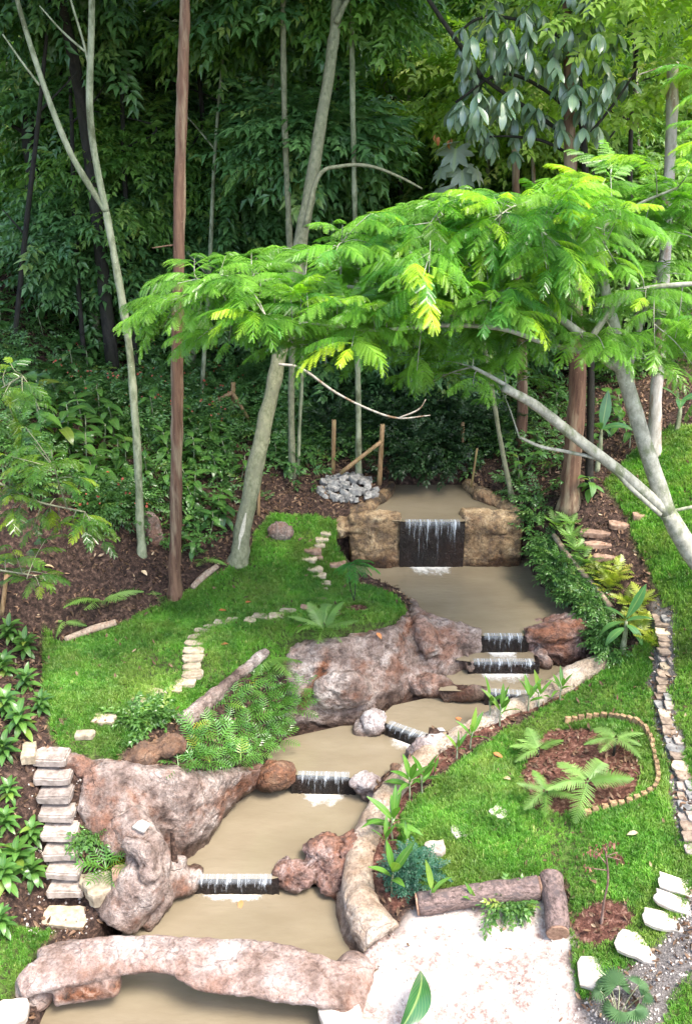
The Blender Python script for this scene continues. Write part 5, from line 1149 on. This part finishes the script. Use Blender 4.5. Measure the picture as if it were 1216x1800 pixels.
# ---- planter: deeply lobed leaves
def pinnatifid(L, W, mat, nl=6, seed=0):
    r = random.Random(seed); mb = MB()
    mb.add([(-.006, 0, 0), (.006, 0, 0), (.004, L*.55, .02), (-.004, L*.55, .02), (.003, L, -.1*L), (-.003, L, -.1*L)], [(0, 1, 2, 3), (3, 2, 4, 5)])
    for k in range(nl):
        s = k/(nl-1); y = L*(.35+.6*s); lw = W*math.sin(math.pi*(.25+.62*s)); bw = L*.024
        for sd in (-1, 1):
            a = .35+.5*s; V = [(0, y-bw, 0), (0, y+bw, -.0), (sd*lw*.6, y+bw+lw*.6*math.sin(a), .012), (sd*lw*.55, y-bw*.6+lw*.5*math.sin(a), .012), (sd*lw, y+lw*math.sin(a), -.02)]
            mb.add(np.array(V)-[0, 0, .1*L*s*s], [(0, 3, 2, 1), (3, 4, 2)] if sd > 0 else [(0, 1, 2, 3), (3, 2, 4)])
    V, F, U = simple_leaf(L*.22, L*.09, .2); mb.add(xf(V, (-.3, 0, 0), (0, L*.93, -.09*L)), F, U)
    return mb.mesh('leaf', mat, False)
LP_ = [pinnatifid(.34, .15, M_phil, 6, s) for s in range(3)]
for (x, y) in samp_px([(330,1310),(300,1345),(360,1350),(430,1340),(490,1320),(500,1290),(530,1230),(520,1190),(450,1175),(400,1220),(350,1270)], 34, 23):
    b = PG(x, y+6)+[0, 0, .02]; r = thing('split_leaf_plant', b, where('finger leaved plant in the planter', x, y), 'plant', 'split leaved plants filling the planter')
    for k in range(8): inst('leaf', random.choice(LP_), r, (0, 0, 0), (.75-.11*k+random.uniform(-.2, .2), random.uniform(-.3, .3), k*2.4+random.random()), random.uniform(.6, .85))
for (x, y) in [(240,1275),(262,1265),(283,1262),(225,1270)]: bush(x, y, 20, PR_bushl, 'low green clump at the lawn edge', 60, 0, 'low clumps near the planter kerb', zs=.5)
r = thing('serrated_plant', PG(187,1530), 'dark green jagged leaved plant between steps and buttress', 'plant')
for k in range(14): inst('leaf', LP_[k % 3], r, (0, 0, 0), (1.0-.07*k, 0, k*2.4), random.uniform(.7, .95))
bush(160,1476,9,PR_bushl,'tiny sprout in the dark soil',25)
# ---- ferns
def fernfrond(L, W, mat, np_=17, arch=.9, seed=0, name='frond'):
    r = random.Random(seed); mb = MB()
    def pos(s): return np.array([0, L*math.sin(arch*s)/arch, -L*(1-math.cos(arch*s))/arch])
    for i in range(8):
        a, b = pos(i/8), pos((i+1)/8); mb.add([a+[-.003, 0, 0], a+[.003, 0, 0], b+[.003, 0, 0], b+[-.003, 0, 0]], [(0, 1, 2, 3)])
    for k in range(np_):
        s = .1+.88*k/(np_-1); q = pos(s); lp = W*(math.sin(math.pi*(.2+.78*s))**.9)*r.uniform(.92, 1.06)
        for sd in (-1, 1):
            V = []; F = []; n = 7; w0 = L/np_*.9
            for j in range(n):
                u = j/n; w = w0*(1-u)**.7*.5; y = lp*u
                V += [(-w, y-lp/n*.1, 0), (-w*1.15, y+lp/n*.75, 0), (w*1.15, y+lp/n*.75, 0), (w, y-lp/n*.1, 0)]; F.append((len(V)-4, len(V)-1, len(V)-2, len(V)-3))
            mb.add(xf(V, (-.15-arch*s*.4+r.uniform(-.12, .12), 0, -sd*(1.3-.35*s)), q), F)
    return mb.mesh(name, mat, False)
FF = [fernfrond(.5, .14, M_fern, 19, a, i) for i, a in enumerate((.7, 1.0, 1.3))]
def fern(px, py, n, s, lb, fr=None, pit=.5, h=0.0, yaws=None, col=None):
    s *= 1.25 if py < 1200 else 1.0
    b = PG(px, py); r = thing('fern', b, lb, 'fern', None)
    if h: tube('stem', [(0, 0, -.03), (0, 0, h)], [.018, .012], B_dark, r, 6, .05, 2)
    for k in range(n):
        yaw = yaws[k] if yaws else k*6.28/n+random.uniform(-.25, .25)
        inst('frond', random.choice(fr or FF), r, (0, 0, h), (pit+random.uniform(-.2, .2), random.uniform(-.25, .25), yaw), s*random.uniform(.85, 1.1))
fern(568,1108,8,.85,'upright fern at the lawn edge above the rock bank',None,.75)
fern(478,1160,5,.85,'pale fern hanging over the top of the planter kerb',None,.3)
fern(180,1062,6,.9,'left one of the ferns on the brown soil bank',None,.7)
fern(290,1048,6,.8,'fern beside the foot of the brown pole',None,.45,0,[1.2,1.7,.6,2.2,-.5,3.4])
fern(115,1093,4,.5,'little fern on the soil above the pale edging log',None,.4)
fern(358,985,4,.6,'small fern between the brown pole and leaning trunk',None,.5)
fern(1028,1412,7,1.0,'largest tree fern in the soil bed',None,.3,.3,[-1.45,-1.6,1.2,1.7,.5,-.6,2.7])
fern(1078,1326,6,.75,'tree fern near the brick edging in the soil bed',None,.25,.22,[-1.6,-1.2,1.5,.6,2.4,-2.4])
fern(945,1330,5,.75,'pale fern at the upper left of the soil bed',None,.35,.1,[.6,1.1,.2,-1.0,2.0])
fern(955,1420,6,.75,'drooping fern at the left rim of the soil bed',None,.3,.22,[1.3,2.2,-.6,.3,3.0,-2])
fern(60,800,6,.7,'fern among the shrubs at the left'); fern(215,700,5,.7,'dark fern behind the forked trunk on the slope')
# yellow green plants on the right bank
FG = [fernfrond(.3, .09, M_gold, 9, a, 40+i) for i, a in enumerate((.5, .9))]; FG2 = [fernfrond(.3, .09, M_fern, 9, a, 50+i) for i, a in enumerate((.5, .9))]
for (x, y, g_) in [(975,925,1),(1000,940,1),(1010,965,1),(1025,985,1),(1045,1000,0),(1060,1010,0),(1075,1022,0),(1085,1005,0),(1100,1060,0),(1120,1080,0),(1130,1110,0),(1110,1100,0),(1140,1130,0),(1125,1055,0),(1065,1030,0),(1000,920,1)]:
    b = PG(x, y+10); r = thing('feathery_plant', b, where('yellow green feathery plant' if not g_ else 'fresh green feathery plant', x, y), 'plant', 'feathery plants lining the root edging')
    for k in range(9): inst('frond', random.choice(FG2 if g_ else FG), r, (0, 0, random.uniform(0, .12)), (random.uniform(.5, 1.1), random.uniform(-.3, .3), k*.7+random.random()*.4), random.uniform(.7, 1.1))
# ---- sprouts along the kerb
LC = [leafmesh(.3, .062, b, M_cane, fold=.35, base=.45, wav=.0) for b in (.15, .4, .8)]
SPR = [(720,1405,1.0,9,'thick clump of sprouts beside the flat topped boulder'),(742,1398,.9,6,'second clump of sprouts touching the thick clump'),(690,1478,1.05,9,'tall leafy sprout at the kerb bend'),(676,1500,.7,5,'low sprout left of the tall leafy one'),
 (688,1575,1.15,5,'spindly sprout with hanging leaves near the bluish bush'),(712,1500,.6,3,'leaning sprout with one wide yellowish leaf'),(757,1600,.85,3,'single upright sprout in front of the fallen log left end'),(832,1600,.5,4,'short sprout in front of the fallen log middle'),
 (802,1335,.6,5,'small sprout by the kerb below the diagonal weir'),(826,1318,.85,5,'broad leafed sprout right of the diagonal weir'),(878,1278,.95,6,'tallest sprout in front of the half hidden weir'),(858,1265,.9,3,'yellowing sprout left of the tallest one'),
 (928,1252,.8,5,'sprout before the narrow pool, left of the trio'),(946,1245,.75,5,'middle sprout of the trio before the narrow pool'),(984,1232,.75,7,'bushy sprout, right end of the row by the ledge'),(762,1372,.45,2,'thin brownish sprig beside the kerb')]
for (x, y, s, n, lb) in SPR:
    s *= 1.3; b = PG(x, y); r = thing('sprout', b, lb, 'plant', 'sprouts planted along the kerb'); h = .24*s
    tube('stem', [(0, 0, -.02), (.02*random.uniform(-1, 1), 0, h*.5), (.03*random.uniform(-1, 1), 0, h)], [.012, .007], B_pale if n > 2 else B_dark, r, 6, 0, 3)
    for k in range(n): inst('leaf', LC[min(2, k//3) if n > 3 else k % 3], r, (0, 0, h*(1-.5*k/n)), (1.35-.13*k+random.uniform(-.15, .15), random.uniform(-.4, .4), k*2.4+random.random()), s*random.uniform(.8, 1.1))
PR_bl = [sprig(14, .03, .012, .12, .2, leaf_mat('blue_green_leaf', (.02, .09, .06), (.05, .14, .09), None, .4, .25), 60+s) for s in range(3)]
bush(724,1548,34,PR_bl,'bluish green feathery bush at the kerb',420,0,None,zs=1.1)
for (x, y) in [(888,1598),(905,1592),(870,1602)]: bush(x, y, 13, PR_bushl, 'weedy green tuft before the fallen log', 40, 0, 'weeds by the fallen log')
# ---- banana and palms
LBn = [leafmesh(.55, .17, b, M_ban, fold=.15, n=10, base=.5, wav=.02) for b in (.1, .6, 1.0)]
def banana(px, py, h, lv, lb, s=1.0):
    b = PG(px, py); r = thing('banana_plant', b, lb, 'banana plant'); tube('stem', [(0, 0, -.05), (.01, 0, h*.6), (0, 0, h)], [.045*s, .035*s, .02*s], B_pale, r, 10, .03, 4)
    for (i, pit, rl, yaw, sc, dz) in lv: inst('leaf', LBn[i], r, (0, 0, h+dz), (pit, rl, yaw), sc*s)
banana(1092,1150,.5,[(0,1.4,.6,.2,.95,.05),(1,.5,.3,1.0,.8,.02),(1,.25,-.2,-1.4,.85,0),(2,.1,.2,1.7,.8,-.02),(2,-.1,-.2,2.1,.7,-.1),(2,.1,0,-2.6,.7,-.05)],'young banana plant with one upright leaf beside the stone path')
banana(1048,830,.7,[(0,1.3,.2,.1,1.1,0),(2,.5,.2,-1.6,1.0,0),(2,.5,.2,1.6,1.0,0),(1,.8,.2,2.7,.9,0)],'banana plant right of the thick eucalyptus trunk',1.0)
banana(1188,760,.5,[(1,.7,.2,1.1,1.0,0),(1,.5,.2,-1.4,1.0,0),(2,.6,0,2.8,.9,0)],'low banana plant on the hillside lawn')
banana(1110,640,.9,[(0,1.4,.9,.1,1.3,0),(1,.9,.5,1.3,1.0,0),(1,.8,.5,-1.3,1.0,0)],'banana plant seen between the mimosa branches')
def fan(R, mat, n=22, seed=0):
    mb = MB()
    for k in range(n):
        a = -1.9+3.8*k/(n-1); w = .075*R; c, s_ = math.sin(a), math.cos(a); dz = -.25*R
        mb.add([(0, 0, 0), (c*R*.55-s_*w, s_*R*.55+c*w, -.02), (c*R*.6, s_*R*.6, .03*R), (c*R*.55+s_*w, s_*R*.55-c*w, -.02), (c*R, s_*R, dz)], [(0, 2, 1), (0, 3, 2), (1, 2, 4), (2, 3, 4)])
    return mb.mesh('leaf', mat, False)
M_fan = leaf_mat('fan_palm_leaf', (.08, .16, .07), (.14, .24, .12), None, .35, .25)
FN = [fan(.2, M_fan, 20), fan(.17, M_fan, 16)]
b = PG(1085,1790); r = thing('fan_palm', b, 'small fan palm beside the pale angular slab', 'palm')
for k in range(9):
    a = k*2.4+.4; L_ = random.uniform(.14, .28); e = np.array([-math.sin(a)*L_*.8, math.cos(a)*L_*.8, .1+L_*.8]); tube('stem', [(0, 0, 0), e*[.6, .6, .7], e], [.006, .004], B_pale, r, 5, 0, 3)
    inst('leaf', FN[k % 2], r, e, (random.uniform(-.5, .2), random.uniform(-.3, .3), a), random.uniform(.6, .85))
inst('leaf', FN[0], r, (-.02, .1, .3), (.7, 0, .5), .9)
# big foreground leaves
M_dkb = leaf_mat('dark_banana_leaf', (.02, .09, .03), (.03, .12, .04), None, .25, .25, .7, .8)
LG = leafmesh(.95, .3, .9, M_dkb, fold=.5, n=12, base=.5)
b = GP(-.1, 5.3); r = thing('banana_plant', b, 'big dark curled banana leaf rising at the bottom edge', 'banana plant'); tp = PY(700,1815,6.3)-b
tube('stem', [(0, 0, -.05), tp*[.4, .4, .7], tp], [.05, .03, .015], B_pale, r, 8, .03, 5); inst('leaf', LG, r, tp, (.5, .75, -.35), .8)
b = GP(4.0, 6.6); r = thing('banana_plant', b, 'pale green banana leaf poking in at the lower right edge', 'banana plant'); tp = PY(1250,1745,7.3)-b
tube('stem', [(0, 0, -.05), tp*[.4, .4, .7], tp], [.04, .03, .012], B_pale, r, 8, .03, 5); inst('leaf', leafmesh(.95, .26, .9, M_ban, fold=.5, n=12, base=.5), r, tp, (.1, -.15, 1.75), .55)
# dead sapling on the right lawn
B_dead = bark_mat('dead_stem', (.1, .06, .05), (.22, .14, .11), (.3, .2, .16), 3, .5)
b = GP(SAP[0], SAP[1]); r = thing('dead_sapling', b, 'bare dead sapling with withered brown leaves on the right lawn', 'sapling'); Y = b[1]
st_ = [(1056,1630),(1060,1590),(1068,1545),(1064,1500),(1060,1490)]; limb('stem', st_, [6,4,3,3], Y, B_dead, r, b, 6)
for a, c in (((1066,1520),(1045,1495)), ((1064,1505),(1085,1498)), ((1063,1500),(1070,1482)), ((1066,1530),(1030,1525)), ((1064,1505),(1092,1512))): limb('branch', [a, c], [2.5,1.5], Y, B_dead, r, b, 5, 0, 3)
M_brn = leaf_mat('withered_leaf', (.16, .06, .04), (.3, .14, .1), None, .6, .1); lw_ = leafmesh(.06, .025, 1.0, M_brn, fold=.4, n=3)
for (cx, cy) in [(1045,1495),(1050,1490),(1070,1484),(1078,1480),(1085,1500),(1092,1512),(1030,1525),(1040,1500),(1060,1490),(1088,1505)]:
    for k in range(9): inst('withered_leaf', lw_, r, PY(cx+random.gauss(0, 6), cy+random.gauss(0, 3), Y+random.gauss(0, .04))-b, (-random.uniform(.3, 1.4), 0, random.random()*6), random.uniform(.6, 1.1))
# ---- posts and rails
def post(pts, w, lb, rails=(), Y=None):
    b = PG(*pts[0]); r = thing('fence_post', b, lb, 'fence post'); Y = b[1]
    limb('post', [(pts[0][0], pts[0][1]+6)]+list(pts[1:]), [w, w*.95], Y, B_post, r, b, 10, .08, 5)
    for (a, c, w2) in rails: limb('rail', [a, c], [w2, w2*.9], Y-.1, B_post, r, b, 8, .06, 5)
    return r
post([(95,530),(97,475),(99,420)], 9, 'brown wooden post high on the left slope', [((82,449),(98,445),5),((99,444),(105,418),6)])
post([(410,742),(410,672)], 8, 'shaded wooden post with a sloping rail right of the brown pole', [((368,712),(409,690),8),((410,692),(446,752),7)])
post([(585,830),(587,738)], 8, 'plain upright post behind the rubble pile'); post([(666,852),(672,746)], 9, 'upright post on the rubble pile with a slanting rail', [((598,832),(670,776),8)])
post([(812,800),(813,742)], 6, 'short reddish post at the far side of the top pond'); post([(828,850),(838,788)], 4, 'thin leaning stake right of the top pond')
post([(3,1080),(12,1010)], 8, 'reddish stake at the left edge below the lacy tree'); post([(454,908),(456,838)], 6, 'thin pinkish stake right of the leaning trunk')
# ---- odd leaves lying about
LD = leafmesh(.16, .08, .4, M_orange, fold=.2, n=4); LDp = leafmesh(.16, .08, .5, leaf_mat('buff_dead_leaf', (.5, .36, .22), (.62, .48, .34), None, .6, .1), fold=.3, n=4)
for (x, y, z, m_, lb) in [(800,1262,.655,LD,'orange leaf floating on the fourth pool'),(424,1582,.008,LD,'small orange leaf floating below the lowest weir'),(385,1080,None,LD,'orange leaf on the left lawn near the curving stones'),(432,1066,None,LD,'orange leaf on the left lawn, right of the first orange leaf'),
   (662,1118,None,LD,'rusty leaf at the lawn edge above the rock bank'),(402,1140,None,LD,'rusty leaf near the upper bend of the stepping stones'),(866,1330,None,LD,'rusty leaf on the right lawn left of the soil bed'),(80,1000,None,LDp,'large buff leaf on the left soil bank'),(250,1010,None,LDp,'buff leaf beside the ferns on the soil bank'),
   (60,1030,None,LDp,'buff leaf below the lacy tree on the soil bank'),(205,955,None,LDp,'pale orange leaf at the tip of the lacy branch'),(175,600,None,LDp,'buff leaf high on the left slope'),(896,1378,None,LDp,'buff leaf on grass beside the soil bed'),(1120,1472,None,LDp,'pale curled leaf on the right lawn'),(545,975,None,LD,'rusty leaf on the upper stepping stones')]:
    q = PG(x, y)+[0, 0, .05] if z is None else PZ(x, y, z+.006); o = inst('fallen_leaf', m_, None, q, (random.uniform(-.1, .1), random.uniform(-.1, .1), random.random()*6), .8); tag(o, lb, 'leaf')
